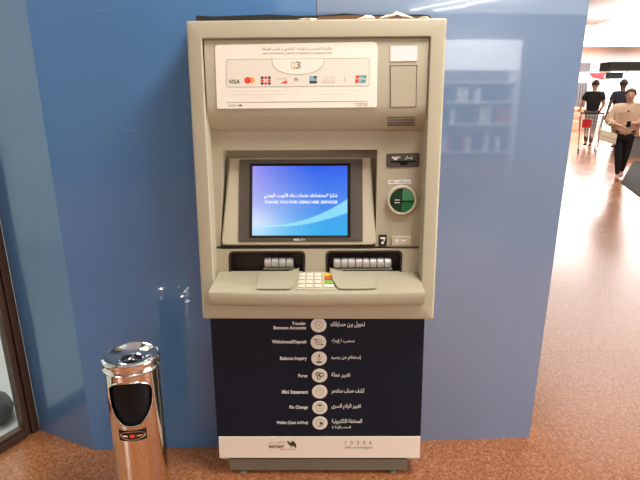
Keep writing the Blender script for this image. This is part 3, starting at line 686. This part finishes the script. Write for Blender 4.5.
# --- foam gap strip and torn tape on top of the machine
m = MB(); pts = []
y0s = [(196,15.6),(215,16.6),(240,15.4),(270,14.6),(300,15.8),(320,15.4),(345,13.6),(365,15.0),(385,15.2),(400,14.6),(420,14.8),(428,15.4),(431,16.6)]
dd = .115
lo = [P(x, 23, dd) for x, y in y0s]; hi = [P(x, y + random.uniform(-.3,.3), dd) for x, y in y0s]
m.loft([lo, hi, [p + FN*.03 for p in hi], [p + FN*.03 for p in lo]], False, False, closed=False)
n_ = len(lo); 
m.add([lo[0],hi[0],hi[0]+FN*.03,lo[0]+FN*.03], [(0,1,2,3)]); m.add([lo[-1],hi[-1],hi[-1]+FN*.03,lo[-1]+FN*.03], [(0,1,2,3)])
for i, f in enumerate(m.f): pass
gs = m.build('gap_filler', [M['gap']], ATM); gs['label'] = 'black foam packing strip above the top edge'
m = MB(); lo = [P(x, 22, .09) for x in (318,335,350,372,395,430)]; hi = [P(x, y, .09) for x, y in ((318,16.8),(335,16.0),(350,15.2),(372,16),(395,16.4),(430,16.6))]
m.loft([lo, hi, [p+FN*.006 for p in hi], [p+FN*.006 for p in lo]], False, False, closed=False); m.build('cardboard_edge', M['cardboard'], ATM)
def scrap(pts, lab):
    m = MB(); fr_ = [P(x, y, d) for x, y, d in pts]; c0 = sum(fr_, Vector())/len(fr_) - FN*.012
    bk = [p + FN*.002 + FV*.0 for p in fr_]; n = len(fr_)
    m.add(fr_ + [c0], [(i, (i+1) % n, n) for i in range(n)]); m.add(bk + [c0+FN*.002], [((i+1) % n, i, n) for i in range(n)]); m.add(fr_+bk, [(i, (i+1)%n, n+(i+1)%n, n+i) for i in range(n)])
    o = m.build('torn_tape', M['paper'], ATM); return o
scrap([(356,18.6,.01),(362,17,.02),(366,14.8,.04),(372,15.4,.04),(376,18.4,.01)], '')
scrap([(378,18.4,.01),(386,14.8,.03),(392,14.2,.05),(396,11.2,.06),(402,13.0,.05),(408,15.4,.04),(414,18,.01),(404,17.4,.02),(397,14.8,.03),(389,17.6,.02)], '')
scrap([(298,19.2,.01),(303,18.2,.02),(314,18.0,.02),(318,18.6,.01),(312,20.6,.0)], '')
scrap([(418,18.2,.01),(422,16.6,.03),(427,16.2,.03),(430,18.2,.01)], '')

# ------------------------------------------------------------------ litter bin
bx_, by_ = -.647, 1.66
BN = thing('litter_bin', (bx_, by_, 0), 'polished steel cylindrical litter bin with ashtray top beside the cash machine', 'bin')
rad = .091; Hb = .60; face = R(-90 + 8)
def cyl(a, z, r=rad): return Vector((bx_ + r*math.cos(a), by_ + r*math.sin(a), z))
def hole(t):
    # closed outline in (angle from the face, height): broad shoulders, narrower foot
    s, c = math.sin(t), math.cos(t)
    z = .452 + .082*(abs(s)**.85)*(1 if s > 0 else -1)
    wtop = R(57); wbot = R(36); k = (s+1)/2; w = wbot + (wtop-wbot)*min(1, k*1.25)
    return (w*(abs(c)**.8)*(1 if c > 0 else -1), z)
hl = [hole(2*math.pi*i/96) for i in range(96)]
def inside(a, z):
    r = False; j = len(hl)-1
    for i in range(len(hl)):
        if (hl[i][1] > z) != (hl[j][1] > z) and a < (hl[j][0]-hl[i][0])*(z-hl[i][1])/(hl[j][1]-hl[i][1])+hl[i][0]: r = not r
        j = i
    return r
m = MB(); NA, NZ = 240, 170; vs = []; fs = []
for j in range(NZ+1):
    for i in range(NA): vs.append(cyl(face + 2*math.pi*i/NA, .012 + (Hb-.032)*j/NZ))
for j in range(NZ):
    for i in range(NA):
        a = 2*math.pi*(i+.5)/NA; a = a - 2*math.pi if a > math.pi else a
        if not inside(a, .012 + (Hb-.032)*(j+.5)/NZ): i2 = (i+1) % NA; fs.append((j*NA+i, j*NA+i2, (j+1)*NA+i2, (j+1)*NA+i))
m.add(vs, fs); body = m.build('body', M['chrome'], BN, smooth=True, angle=60)
m = MB(); m.tube([cyl(face + a, z, rad+.0005) for a, z in hl], .0026, 8, closed=True); m.build('opening_rim', M['chrome2'], body, smooth=True)
m = MB(); Z = Vector((0,0,1)); X = Vector((1,0,0)); Yv = Vector((0,1,0)); bc0 = Vector((bx_, by_, 0))
m.lathe(bc0, X, Yv, Z, [(rad-.012,.56),(rad-.010,.56),(rad-.010,.02),(.001,.02)], 40, False, False); m.build('inner_liner', M['black'], BN, smooth=True)
m = MB(); m.lathe(bc0, X, Yv, Z, [(rad-.004,0),(rad+.003,0),(rad+.003,.014),(rad,.018),(rad-.004,.018)], 48, False, False); m.build('base_ring', M['rubber'], BN, smooth=True)
m = MB(); m.lathe(bc0, X, Yv, Z, [(rad-.004,.556),(rad+.004,.556),(rad+.0065,.560),(rad+.004,.5645),(rad+.003,.572),(rad+.003,.578),(rad+.006,.582),(rad+.0075,.589),(rad+.006,.596),(rad+.001,.600),(rad-.006,.599),(rad-.012,.594)], 64, False, False)
m.build('collar', M['chrome2'], BN, smooth=True)
m = MB(); m.lathe(bc0, X, Yv, Z, [(rad-.011,.5945),(rad-.022,.584),(rad-.038,.577),(.046,.575),(.042,.578),(.038,.579),(.0345,.577),(.034,.565)], 64, False, False)
ash = m.build('ashtray', M['chrome2'], BN, smooth=True)
m = MB(); m.lathe(bc0, X, Yv, Z, [(.036,.566),(.001,.564)], 32, False, False); m.build('ash_well', M['black'], ash)
m = MB()
for k in range(3):
    a = R(90 + 10 + 120*k); d = Vector((math.cos(a), math.sin(a), 0)); n = Vector((-d.y, d.x, 0))
    m.loft([[bc0+n*.009+Z*.576, bc0-n*.009+Z*.576, bc0-n*.009+Z*.572, bc0+n*.009+Z*.572], [bc0+d*.036+n*.004+Z*.577, bc0+d*.036-n*.004+Z*.577, bc0+d*.036-n*.004+Z*.573, bc0+d*.036+n*.004+Z*.573]])
m.lathe(bc0, X, Yv, Z, [(.012,.572),(.011,.580),(.006,.583),(.001,.584)], 20, False, False)
m.build('ashtray_spokes', M['chrome2'], ash, smooth=True)
# emblem plate curved on the body
def CP(s, z, h): return cyl(face + s/rad + R(-1), z, rad + h)
m = MB()
def curved(s0, s1, z0, z1, h, mi, shape=None, n=24):
    if shape == 'oval':
        pts = [CP((s0+s1)/2 + (s1-s0)/2*math.cos(2*math.pi*i/n), (z0+z1)/2 + (z1-z0)/2*math.sin(2*math.pi*i/n), h) for i in range(n)]
        m.add(pts + [CP((s0+s1)/2, (z0+z1)/2, h+.0006)], [(i, (i+1) % n, n) for i in range(n)], mi)
    else:
        pts = [CP(s0+(s1-s0)*i/12, z, h) for z in (z0, z1) for i in range(13)]; m.add(pts, [(i, i+1, 14+i, 13+i) for i in range(12)], mi)
curved(-.051,.051,.312,.360,.0012,0); curved(-.047,.047,.3155,.3565,.0018,1); curved(-.043,.043,.319,.353,.0024,0,'oval'); curved(-.040,.040,.3215,.3505,.0030,2,'oval')
curved(-.008,.008,.329,.343,.0040,3,'oval'); curved(-.034,-.014,.333,.339,.0040,0); curved(.014,.034,.333,.339,.0040,0)
em = m.build('emblem_plate', [M['chrome2'], M['black'], mat('emblem_black', (.02,.012,.01), .3), M['redp']], body)
em['label'] = 'black oval emblem plate with red centre'

# ------------------------------------------------------------------ people (skin modifier)
def skin(name, pts, edges, root, mt, parent, sub=2, bvis=None):
    o0 = ORG[parent.name]
    me = bpy.data.meshes.new(name); names = list(pts); idx = {k: i for i, k in enumerate(names)}
    me.from_pydata([tuple(Vector(pts[k][0]) - o0) for k in names], [(idx[a], idx[b]) for a, b in edges], [])
    o = bpy.data.objects.new(name, me); COL.objects.link(o)
    md = o.modifiers.new('skin', 'SKIN'); md.use_smooth_shade = True
    sv = me.skin_vertices[0].data
    for k in names:
        r = pts[k][1]; sv[idx[k]].radius = (r, r) if not isinstance(r, tuple) else r; sv[idx[k]].use_root = (k == root)
    s = o.modifiers.new('sub', 'SUBSURF'); s.levels = sub; s.render_levels = sub
    dg = bpy.context.evaluated_depsgraph_get(); m2 = bpy.data.meshes.new_from_object(o.evaluated_get(dg))
    for p in m2.polygons: p.use_smooth = True
    m2.materials.clear(); m2.materials.append(mt); bpy.data.objects.remove(o)
    o = bpy.data.objects.new(name, m2); COL.objects.link(o); o.parent = parent; ORG[o.name] = o0
    return o
def person(name, loc, h, facing, label, arms, stride, mats, female=False, legs_open=0):
    """facing: angle of the look direction in the ground plane; arms: (elbow, hand) offsets in body frame per side, (right, fwd, up) fractions of height"""
    root = thing('person', loc, label, 'person')
    f = Vector((math.cos(facing), math.sin(facing), 0)); r = Vector((f.y, -f.x, 0)); u = Vector((0,0,1)); L0 = Vector(loc)
    def p(a, b, c): return L0 + (r*a + f*b + u*c)*h
    sw = .125 if female else .112
    J = {'pel': (p(0,0,.53), (.085*h,.062*h)), 'wa': (p(0,.004,.62), (.072*h if female else .082*h,.055*h)), 'ch': (p(0,0,.73), (.088*h if female else .098*h,.065*h)), 'nb': (p(0,-.008,.825), .036*h), 'nk': (p(0,.0,.86), .030*h), 'hd0': (p(0,.010,.892), (.044*h,.050*h)), 'hd1': (p(0,.008,.94), (.052*h,.060*h)), 'hd2': (p(0,.0,.972), (.038*h,.044*h))}
    E = [('pel','wa'),('wa','ch'),('ch','nb'),('nb','nk'),('nk','hd0'),('hd0','hd1'),('hd1','hd2')]
    legs = {}
    for s, nm in ((-1,'l'),(1,'r')):
        st = stride*s
        hip = p(s*.05,0,.50); foot = p(s*(.018 if female else .045), st, .04 + (0.02 if st < 0 else 0)); knee = p(s*(.038 if female else .05), st*.45+.02, .28)
        J['hp'+nm] = (hip, .052*h); J['kn'+nm] = (knee, .034*h); J['cf'+nm] = (knee*.6+foot*.4 + f*(-.012*h), .032*h); J['an'+nm] = (foot, .020*h); J['to'+nm] = (foot + f*.085*h - u*.022*h, .018*h)
        E += [('pel','hp'+nm),('hp'+nm,'kn'+nm),('kn'+nm,'cf'+nm),('cf'+nm,'an'+nm),('an'+nm,'to'+nm)]
        legs[nm] = (hip, knee, foot)
        el, ha = arms[nm]
        J['sh'+nm] = (p(s*sw,0,.80), .036*h); J['el'+nm] = (p(s*el[0],el[1],el[2]), .025*h); J['wr'+nm] = (p(s*ha[0],ha[1],ha[2]), .016*h)
        E += [('ch','sh'+nm),('sh'+nm,'el'+nm),('el'+nm,'wr'+nm)]
        d = (J['wr'+nm][0]-J['el'+nm][0]).normalized(); sd_ = d.cross(u).normalized(); J['pm'+nm] = (J['wr'+nm][0] + d*.035*h, .018*h); E.append(('wr'+nm,'pm'+nm))
        for q in range(4):
            o_ = (q-1.5)*.011*h; J['f%d%s' % (q,nm)] = (J['pm'+nm][0] + sd_*o_ + d*(.030-.004*abs(q-1.5))*h, .0055*h); J['g%d%s' % (q,nm)] = (J['f%d%s' % (q,nm)][0] + d*.014*h - u*.014*h, .0045*h)
            E += [('pm'+nm,'f%d%s' % (q,nm)),('f%d%s' % (q,nm),'g%d%s' % (q,nm))]
        J['th'+nm] = (J['wr'+nm][0] + d*.022*h - sd_*s*.024*h, .006*h); E.append(('wr'+nm,'th'+nm))
    body = skin('body', J, E, 'pel', mats['skin'], root)
    # face
    hc = p(0,.008,.935)
    m = MB()
    for s in (-1,1):
        m = MB(); m.lathe(hc + r*s*.018*h + f*.055*h + u*.004*h, r, u, f, [(.0052*h,-.004*h),(.004*h,.002*h),(.001,.003*h)], 10); m.build('eye', M['hairblack'], body)
    m = MB(); m.loft([[hc+f*.050*h+r*.008*h-u*.018*h, hc+f*.050*h-r*.008*h-u*.018*h, hc+f*.045*h-r*.004*h+u*.008*h, hc+f*.045*h+r*.004*h+u*.008*h],[hc+f*.064*h+r*.004*h-u*.017*h, hc+f*.064*h-r*.004*h-u*.017*h, hc+f*.052*h-r*.002*h+u*.006*h, hc+f*.052*h+r*.002*h+u*.006*h]]); m.build('nose', mats['skin'], body, smooth=True)
    m = MB(); m.tube([hc+f*.048*h+r*.014*h-u*.028*h, hc+f*.053*h-u*.029*h, hc+f*.048*h-r*.014*h-u*.028*h], .0035*h, 6); m.build('mouth', M['pinkish'], body, smooth=True)
    for s in (-1,1):
        m = MB(); m.lathe(hc + r*s*.047*h - u*.003*h, f, u, r*s, [(.006*h,-.004*h),(.013*h,0),(.011*h,.005*h),(.003*h,.004*h)], 12); m.build('ear', mats['skin'], body, smooth=True)
    # hair cap
    m = MB(); rings = []
    for k in range(9):
        th = R(4 + 100*k/8); ring = []
        for i in range(28):
            a = 2*math.pi*i/28; fr0 = math.cos(a)      # 1 = front
            t2 = th*(1 - .52*max(0, fr0)); rr = .063*h
            ring.append(hc + u*(.006*h) + (r*math.sin(a)*math.sin(t2)*.92 + f*(math.cos(a)*math.sin(t2)*1.08) )*rr + u*math.cos(t2)*rr*1.08 - f*.004*h)
        rings.append(ring)
    m.loft(rings, True, False); m.build('hair', mats['hair'], body, smooth=True)
    # clothing
    G = 1.16
    T = {k: (J[k][0], tuple(q*G for q in J[k][1]) if isinstance(J[k][1], tuple) else J[k][1]*G) for k in ('pel','wa','ch')}
    if female: T['pel'] = (J['pel'][0] + u*.0*h, (.150*h,.10*h)); T['wa'] = (J['wa'][0], (.148*h,.095*h)); T['ch'] = (J['ch'][0], (.125*h,.09*h))
    T['nb'] = (J['nb'][0] - u*.006*h, .056*h); T['ch'] = (T['ch'][0], (T['ch'][1][0], max(T['ch'][1][1], .090*h)))
    TE = [('pel','wa'),('wa','ch'),('ch','nb')]
    for nm in 'lr':
        T['sh'+nm] = (J['sh'+nm][0], .050*h if female else .046*h); e = J['el'+nm][0]; w = J['wr'+nm][0]; s0 = J['sh'+nm][0]
        TE += [('ch','sh'+nm)]
        if female: T['el'+nm] = (e, .060*h); T['cu'+nm] = (e*.45+w*.55, .034*h); TE += [('sh'+nm,'el'+nm),('el'+nm,'cu'+nm)]
        else: T['sl'+nm] = (s0*.35+e*.65, .040*h); TE += [('sh'+nm,'sl'+nm)]
    skin('blouse' if female else 'shirt', T, TE, 'wa', mats['top'], root)
    U = {'pel': (J['pel'][0] - u*.01*h, (.094*h,.072*h))}; UE = []
    for nm in 'lr':
        hip, knee, foot = legs[nm]
        U['hp'+nm] = (hip, .060*h); U['kn'+nm] = (knee, .043*h); U['cf'+nm] = (knee*.5+foot*.5, .038*h if not female else .034*h); U['an'+nm] = (foot + u*.015*h, .030*h if not female else .025*h)
        UE += [('pel','hp'+nm),('hp'+nm,'kn'+nm),('kn'+nm,'cf'+nm),('cf'+nm,'an'+nm)]
    skin('trousers', U, UE, 'pel', mats['legs'], root)
    for nm in 'lr':
        a = legs[nm][2]; S = {'a': (a - f*.02*h - u*.012*h, .024*h), 'b': (a + f*.045*h - u*.020*h, (.026*h,.019*h)), 'c': (a + f*.095*h - u*.024*h, (.024*h,.014*h))}
        skin('shoe', S, [('a','b'),('b','c')], 'a', mats['shoe'], root, 1)
    return root, p
wloc = fl(618.5, 179); wloc.z = 0
dcam = math.atan2(-wloc.y, -wloc.x)
arms_w = {'l': ((.185,.03,.64),(.03,.15,.63)), 'r': ((.185,.03,.64),(.05,.16,.60))}
wm, wp = person('person', wloc, 1.56, dcam, 'person in a loose beige blouse and black trousers walking towards the camera', arms_w, .07, dict(skin=M['skin'], hair=mat('brown_hair', (.085,.04,.02), .5), top=M['blouse'], legs=M['blackcloth'], shoe=M['shoe']), True)
m = MB(); m.lathe(wp(.0,.108,.76), Vector((1,0,0)), Vector((0,0,1)), Vector((0,-1,0)), [(.016,0),(.014,.01),(.002,.014)], 10); m.build('brooch', M['black'], wm)
# handbag: on her right side = viewer's left
m = MB()
c0 = wp(.14,.26,.50); Lr = Vector((1,0,0))
def bagp(q): return c0 + Vector((q.x*.30 - .20, (q.y-.5)*.07, (q.z-.5)*.17 - .09*(q.x-.3)))
m.box((0,0,0),(1,1,1), 0, bagp)
hb = thing('handbag', c0, 'cream leather clutch bag held at the hip of the person in beige', 'bag')
m.build('bag_body', M['bag'], hb, bevel=.015)
m = MB(); m.box((.02,-.12,.45),(.98,0,1.03), 0, bagp); fo = m.build('bag_flap', M['bag'], hb, bevel=.008)
m = MB(); m.tube([bagp(Vector((.05,.5,1))), wp(.14,.06,.66), wp(.13,.03,.78)], .006, 6); m.build('bag_strap', M['bag'], hb)
m = MB(); c1 = wp(-.02,.205,.625); m.box((-.035,-.005,-.05),(.035,.005,.05), 0, lambda q: c1 + q); tag(m.build('phone', M['black'], None, bevel=.003, origin=c1), 'small dark phone held by the person in the beige blouse', 'phone')

m1 = fl(587.5, 147); m1.z = 0
arms_m = {'l': ((.155,.02,.64),(.15,.12,.58)), 'r': ((.155,.02,.64),(.15,.12,.58))}
d1 = R(75)
person('person', m1, 1.86, d1, 'person with short dark hair in a black t-shirt pushing a cart away', arms_m, .05, dict(skin=M['skin'], hair=M['hairblack'], top=M['blackcloth'], legs=M['greycloth'], shoe=M['rubber']))
m2 = fl(614.5, 149); m2.z = 0
person('person', m2, 1.86, R(80), 'person in a navy shirt walking away behind the beige blouse', {'l': ((.16,-.03,.64),(.17,.03,.50)), 'r': ((.16,.03,.64),(.16,.12,.56))}, .08, dict(skin=mat('dark_skin', (.16,.08,.055), .5), hair=M['hairblack'], top=M['navycloth'], legs=M['navycloth'], shoe=M['rubber']))

# shopping trolley beside the person in black (left, nearer)
cl = fl(586.5, 153); cl.z = 0
CT = thing('shopping_trolley', cl, 'grey wire shopping trolley beside the person in the black t-shirt', 'trolley')
ya = R(66); cf = Vector((math.cos(ya), math.sin(ya), 0)); crr = Vector((cf.y, -cf.x, 0))
def cp(a, b, c): return cl + crr*a + cf*b + Z*c
m = MB()
def ringr(w0, l0, l1, z): return [cp(-w0,l0,z), cp(w0,l0,z), cp(w0,l1,z), cp(-w0,l1,z)]
top_, bot_ = ringr(.28,-.35,.45,.95), ringr(.22,-.25,.35,.45)
for q in range(4):
    a, b = top_[q], top_[(q+1)%4]; c, d = bot_[q], bot_[(q+1)%4]
    for k in range(9): t = k/8; m.tube([a*(1-t)+b*t, c*(1-t)+d*t], .005, 5)
    for k in range(6): t = k/5; m.tube([a*(1-t)+c*t, b*(1-t)+d*t], .005, 5)
for k in range(7): t = k/6; m.tube([bot_[0]*(1-t)+bot_[1]*t, bot_[3]*(1-t)+bot_[2]*t], .005, 5)
m.build('basket', M['wire'], CT)
m = MB()
for s in (-1,1): m.tube([cp(s*.25,-.45,1.02), cp(s*.25,-.35,.9), cp(s*.22,-.3,.2), cp(s*.2,.4,.14)], .014, 8); m.tube([cp(s*.22,-.25,.45), cp(s*.2,.3,.16)], .012, 8)
m.tube([cp(-.2,.4,.14), cp(.2,.4,.14)], .012, 8); m.build('trolley_frame', M['wire'], CT)
m = MB(); m.tube([cp(-.27,-.45,1.02), cp(.27,-.45,1.02)], .02, 10); m.build('handle', M['rubber'], CT)
m = MB(); m.loft([[cp(-.2,-.34,.86), cp(.0,-.34,.86), cp(.0,-.34,.66), cp(-.2,-.34,.66)], [cp(-.2,-.33,.86), cp(.0,-.33,.86), cp(.0,-.33,.66), cp(-.2,-.33,.66)]]); m.build('seat_flap', M['red'], CT)
for s in (-1,1):
    for b in (-.28,.38):
        m = MB(); m.lathe(cp(s*.2-.014,b,.06), cf, Z, crr, [(.03,0),(.06,.004),(.06,.024),(.03,.028)], 18); m.build('wheel', M['rubber'], CT)

# ------------------------------------------------------------------ far shops
m = MB(); a_ = atY(607,125,YB-.6); b_ = atY(626,71,YB-.6); m.box((a_.x,YB-.6,0),(b_.x,YB-.3,b_.z)); 
o = m.build('light_box', M['lightbox'], None, origin=atY(616,125,YB-.6)); tag(o, 'tall glowing white light panel between the two dark-shirted people', 'light panel')
m = MB(); fr(608,72.5,623.5,78.6,YB-.9,.25,m); tag(m.build('shop_sign', M['teal'], None, origin=atY(616,75,YB-.9)), 'dark teal sign box above the glowing white panel', 'sign')
m = MB(); fr(610,61.8,650,70.4,YB-1.0,.985,m); tag(m.build('shop_fascia', M['darkgrey'], None, origin=atY(630,66,YB-1)), 'wide dark shop fascia under the far ceiling', 'sign')
m = MB(); fr(626,71,652,100,YB-.5,.2,m); tag(m.build('shop_window', M['litgreen'], None, origin=atY(640,100,YB-.5)), 'pale yellow lit shop window at the right edge', 'window')
m = MB(); a = atY(591.5,77.6,YB-2); b = atY(606.5,73,YB-2)
m.loft([[Vector((a.x,YB-2,b.z)), Vector((b.x,YB-2,b.z)), Vector((b.x-.12,YB-2,a.z+.05)), Vector(((a.x+b.x)/2+.3,YB-2,a.z-.08)), Vector((a.x+.2,YB-2,a.z))], [Vector((a.x,YB-1.7,b.z)), Vector((b.x,YB-1.7,b.z)), Vector((b.x-.12,YB-1.7,a.z+.05)), Vector(((a.x+b.x)/2+.3,YB-1.7,a.z-.08)), Vector((a.x+.2,YB-1.7,a.z))]])
tag(m.build('hanging_sign', M['red'], None, origin=a), 'red hanging sign above the person in the black t-shirt', 'sign')
m = MB(); fr(579,63,591,71.6,YB-1,.3,m); tag(m.build('wall_panel', M['grey'], None, origin=atY(585,71,YB-1)), 'small grey panel high up beside the blue wall edge', 'panel')
m = MB(); fr(574,82.5,587.5,131.2,YB-3,.3,m)
for k in range(5): fr(575.4+k*2.5,84,576.4+k*2.5,106,YB-3.06,.05,m)
tag(m.build('shutter', M['grey'], None, origin=atY(580,107,YB-3)), 'tall grey slatted shutter beside the blue wall edge', 'shutter')
m = MB(); c0 = fl(579, 138); Yc = c0.y
def cbox(px0, py0, px1, py1, mi, dy=0): 
    a = atY(px0, py1, Yc+dy); b = atY(px1, py0, Yc+dy); m.box((a.x, Yc+dy, max(a.z,0)), (b.x, Yc+.7, b.z), mi)
cbox(562,109,586.4,138,0); cbox(561.6,114,586.6,118,1,-.03); cbox(561.6,122,586.6,130,1,-.03); cbox(561.4,107.6,586.8,109.6,0,-.06)
tag(m.build('counter', [M['cream'], M['tanp']], None, origin=(c0.x,Yc,0)), 'cream and tan striped counter behind the blue wall edge', 'counter')
m = MB(); pts = [fl(621,183), fl(633,162), fl(660,160), fl(660,212)]
pts = [Vector((p.x,p.y,0)) for p in pts]; m.loft([pts, [p+Z*.015 for p in pts]]); tag(m.build('floor_mat', mat('mat_pile', (.06,.058,.055), .95, spec=.1), None, origin=pts[0]), 'dark grey floor mat at the right edge behind the walking person', 'mat')
# backlit ceiling panels of the far hall
for k, (ya0, yb0) in enumerate(((14.0,17.6),(17.9,21.6),(21.9,25.8))):
    m = MB(); zt = HT if k == 0 else HT+.35
    if k == 0: yb0 = 15.4
    m.box((7.5,ya0,zt-.06),(24,yb0,zt-.005)); tag(m.build('ceiling_light', mat('backlit_ceiling', (1,1,1), .6, emit=(1,.99,.96), es=1.25), None, origin=(12,ya0,zt)), ('nearest','middle','farthest')[k] + ' of the three white backlit ceiling panels in the far hall', 'ceiling light')
# display stand right
m = MB(); c1 = fl(648, 157); m.box((c1.x-.45, c1.y, 0), (c1.x+1.6, c1.y+.8, .5), 0); m.box((c1.x-.5, c1.y-.05, .5), (c1.x+1.65, c1.y+.85, .55), 1)
tag(m.build('display_plinth', [mat('plinth_mid_grey', (.2,.2,.21), .7), M['cream']], None, origin=(c1.x, c1.y, 0)), 'low grey display plinth at the right edge beyond the mat', 'display')

# ------------------------------------------------------------------ shop opposite (behind the camera, mirrored in the laminate)
DS = thing('shop_display', (4.3, YR+.6, 0), 'lit shop display wall mirrored faintly in the blue panel', 'display')
m = MB(); m.box((3.3,YR+.05,2.0),(5.6,YR+.5,2.65)); m.build('header', M['lightbox'], DS)
for x in (3.3,5.5): m = MB(); m.box((x,YR+.05,0),(x+.1,YR+.6,2.0)); m.build('side_panel', M['white'], DS)
for z in (.1,.75,1.25,1.7): m = MB(); m.box((3.4,YR+.05,z),(5.5,YR+.55,z+.04)); m.build('shelf_board', M['white'], DS)
GR = (('white carton', 'lightbox'), ('red carton', 'red'), ('grey white carton', 'white'), ('dark carton', 'darkgrey'))
for k in range(14):
    for row_z in (random.choice((.79,1.29)), .14):
        x = 3.45 + k*.145; hgt = random.uniform(.25,.42); c_ = random.choice((0,1,2,3) if row_z < .2 else (0,0,1,2,3)); m = MB(); m.box((x,YR+.15,row_z),(x+.11,YR+.45,row_z+hgt))
        tag(m.build('carton', M[GR[c_][1] if c_ else 'white'], None, origin=(x+.055,YR+.3,row_z)), GR[c_][0] + ' on the display shelves opposite, mirrored in the blue panel', 'box', GR[c_][0] + 's on the mirrored display shelves')
# ------------------------------------------------------------------ lamps and light
def area(name, loc, rot, sx, sy, power, col=(1,.96,.9), spread=None):
    l = bpy.data.lights.new(name, 'AREA'); l.shape = 'RECTANGLE'; l.size = sx; l.size_y = sy; l.energy = power; l.color = col
    o = bpy.data.objects.new(name, l); COL.objects.link(o); o.location = loc; o.rotation_euler = rot
    if spread: l.spread = spread
    return o
def lampbox(x0, y0, x1, y1, lab, nm='ceiling_light'):
    m = MB(); m.box((x0,y0,HT-.03),(x1,y1,HT+.0)); o = m.build(nm, M['lamp'], None, origin=((x0+x1)/2,(y0+y1)/2,HT)); return o
tag(lampbox(-1.86,-6.95,-1.74,-6.83,''), 'small square ceiling spot mirrored above the left half of the cash machine', 'lamp')
tag(lampbox(1.52,-7.1,1.7,-7.0,''), 'small bright ceiling spot mirrored above the torn tape', 'lamp')
for i, (xa, ya_, xb, yb) in enumerate(((2.85,-8.2,3.9,-6.0),(3.35,-8.2,5.3,-5.0))):
    m = MB(); d = Vector((xb-xa, yb-ya_, 0)).normalized(); n = Vector((-d.y,d.x,0))*.035; a = Vector((xa,ya_,HT-.10)); b = Vector((xb,yb,HT-.10))
    m.loft([[a+n,a-n,b-n,b+n],[p+Z*.03 for p in (a+n,a-n,b-n,b+n)]]); tag(m.build('strip_light', M['lamp'], None, origin=a), ('shorter' if i == 0 else 'longer') + ' slanting strip light mirrored at the top right of the blue panel', 'lamp')
area('ceiling_panel_light', (.6, -1.2, HT-.08), (0,0,0), 3.0, 1.6, 14, (1,.97,.92))
kl = area('key_light', (.8, 1.18, HT-.06), (0,0,0), .8, .8, 100, (1,.97,.92)); kl.rotation_euler = (Vector((0,1.9,1.0)) - kl.location).to_track_quat('-Z','Y').to_euler()
area('side_light', (3.2, 2.6, HT-.06), (0,0,0), 2.2, 3.0, 15, (1,.98,.95))
ll = area('low_fill', (3.5, .85, .6), (0,0,0), 1.8, 1.0, 78, (1,.97,.95)); ll.rotation_euler = (Vector((.7,2.0,.25)) - ll.location).to_track_quat('-Z','Y').to_euler()  # unseen fill lamp added to brighten the lower right of the blue wall
area('daylight_right', (8.5, -1.0, 1.9), (0, R(78), 0), 3.4, 6.0, 110, (1,.98,.96))
area('hall_light', (3.5, -6, HT-.1), (0,0,0), 7, 5, 110, (1,.96,.93))
area('far_daylight', (12, 21, HT+.2), (0,0,0), 12, 8, 3200, (1,1,1))
area('corridor_light', (5.5, 9, HT-.05), (0,0,0), 4, 6, 220, (1,.97,.92))
dl = area('display_fill', (4.4, -7.2, HT-.1), (0,0,0), 1.8, .5, 70, (1,.98,.96)); dl.rotation_euler = (Vector((4.4,YR+.4,1.3)) - dl.location).to_track_quat('-Z','Y').to_euler()  # added fill lamp so the mirrored shelves stand out
area('ceiling_fill', (11, 12.5, 2.5), (R(180),0,0), 10, 4, 260, (1,.99,.93))  # added upward fill floating unseen under the ceiling to whiten it
area('left_fill', (-5.0, -3, HT-.1), (0,0,0), 3, 3, 300, (1,.97,.94))  # fill lamp added out of view to lighten the left blue face
area('room_light', (-2.6, 2.6, HT-.1), (0,0,0), 1.5, 1.5, 100, (1,1,1))
w = bpy.data.worlds.new('world'); SC.world = w; w.use_nodes = True
w.node_tree.nodes['Background'].inputs[0].default_value = (.85,.90,1,1); w.node_tree.nodes['Background'].inputs[1].default_value = .35
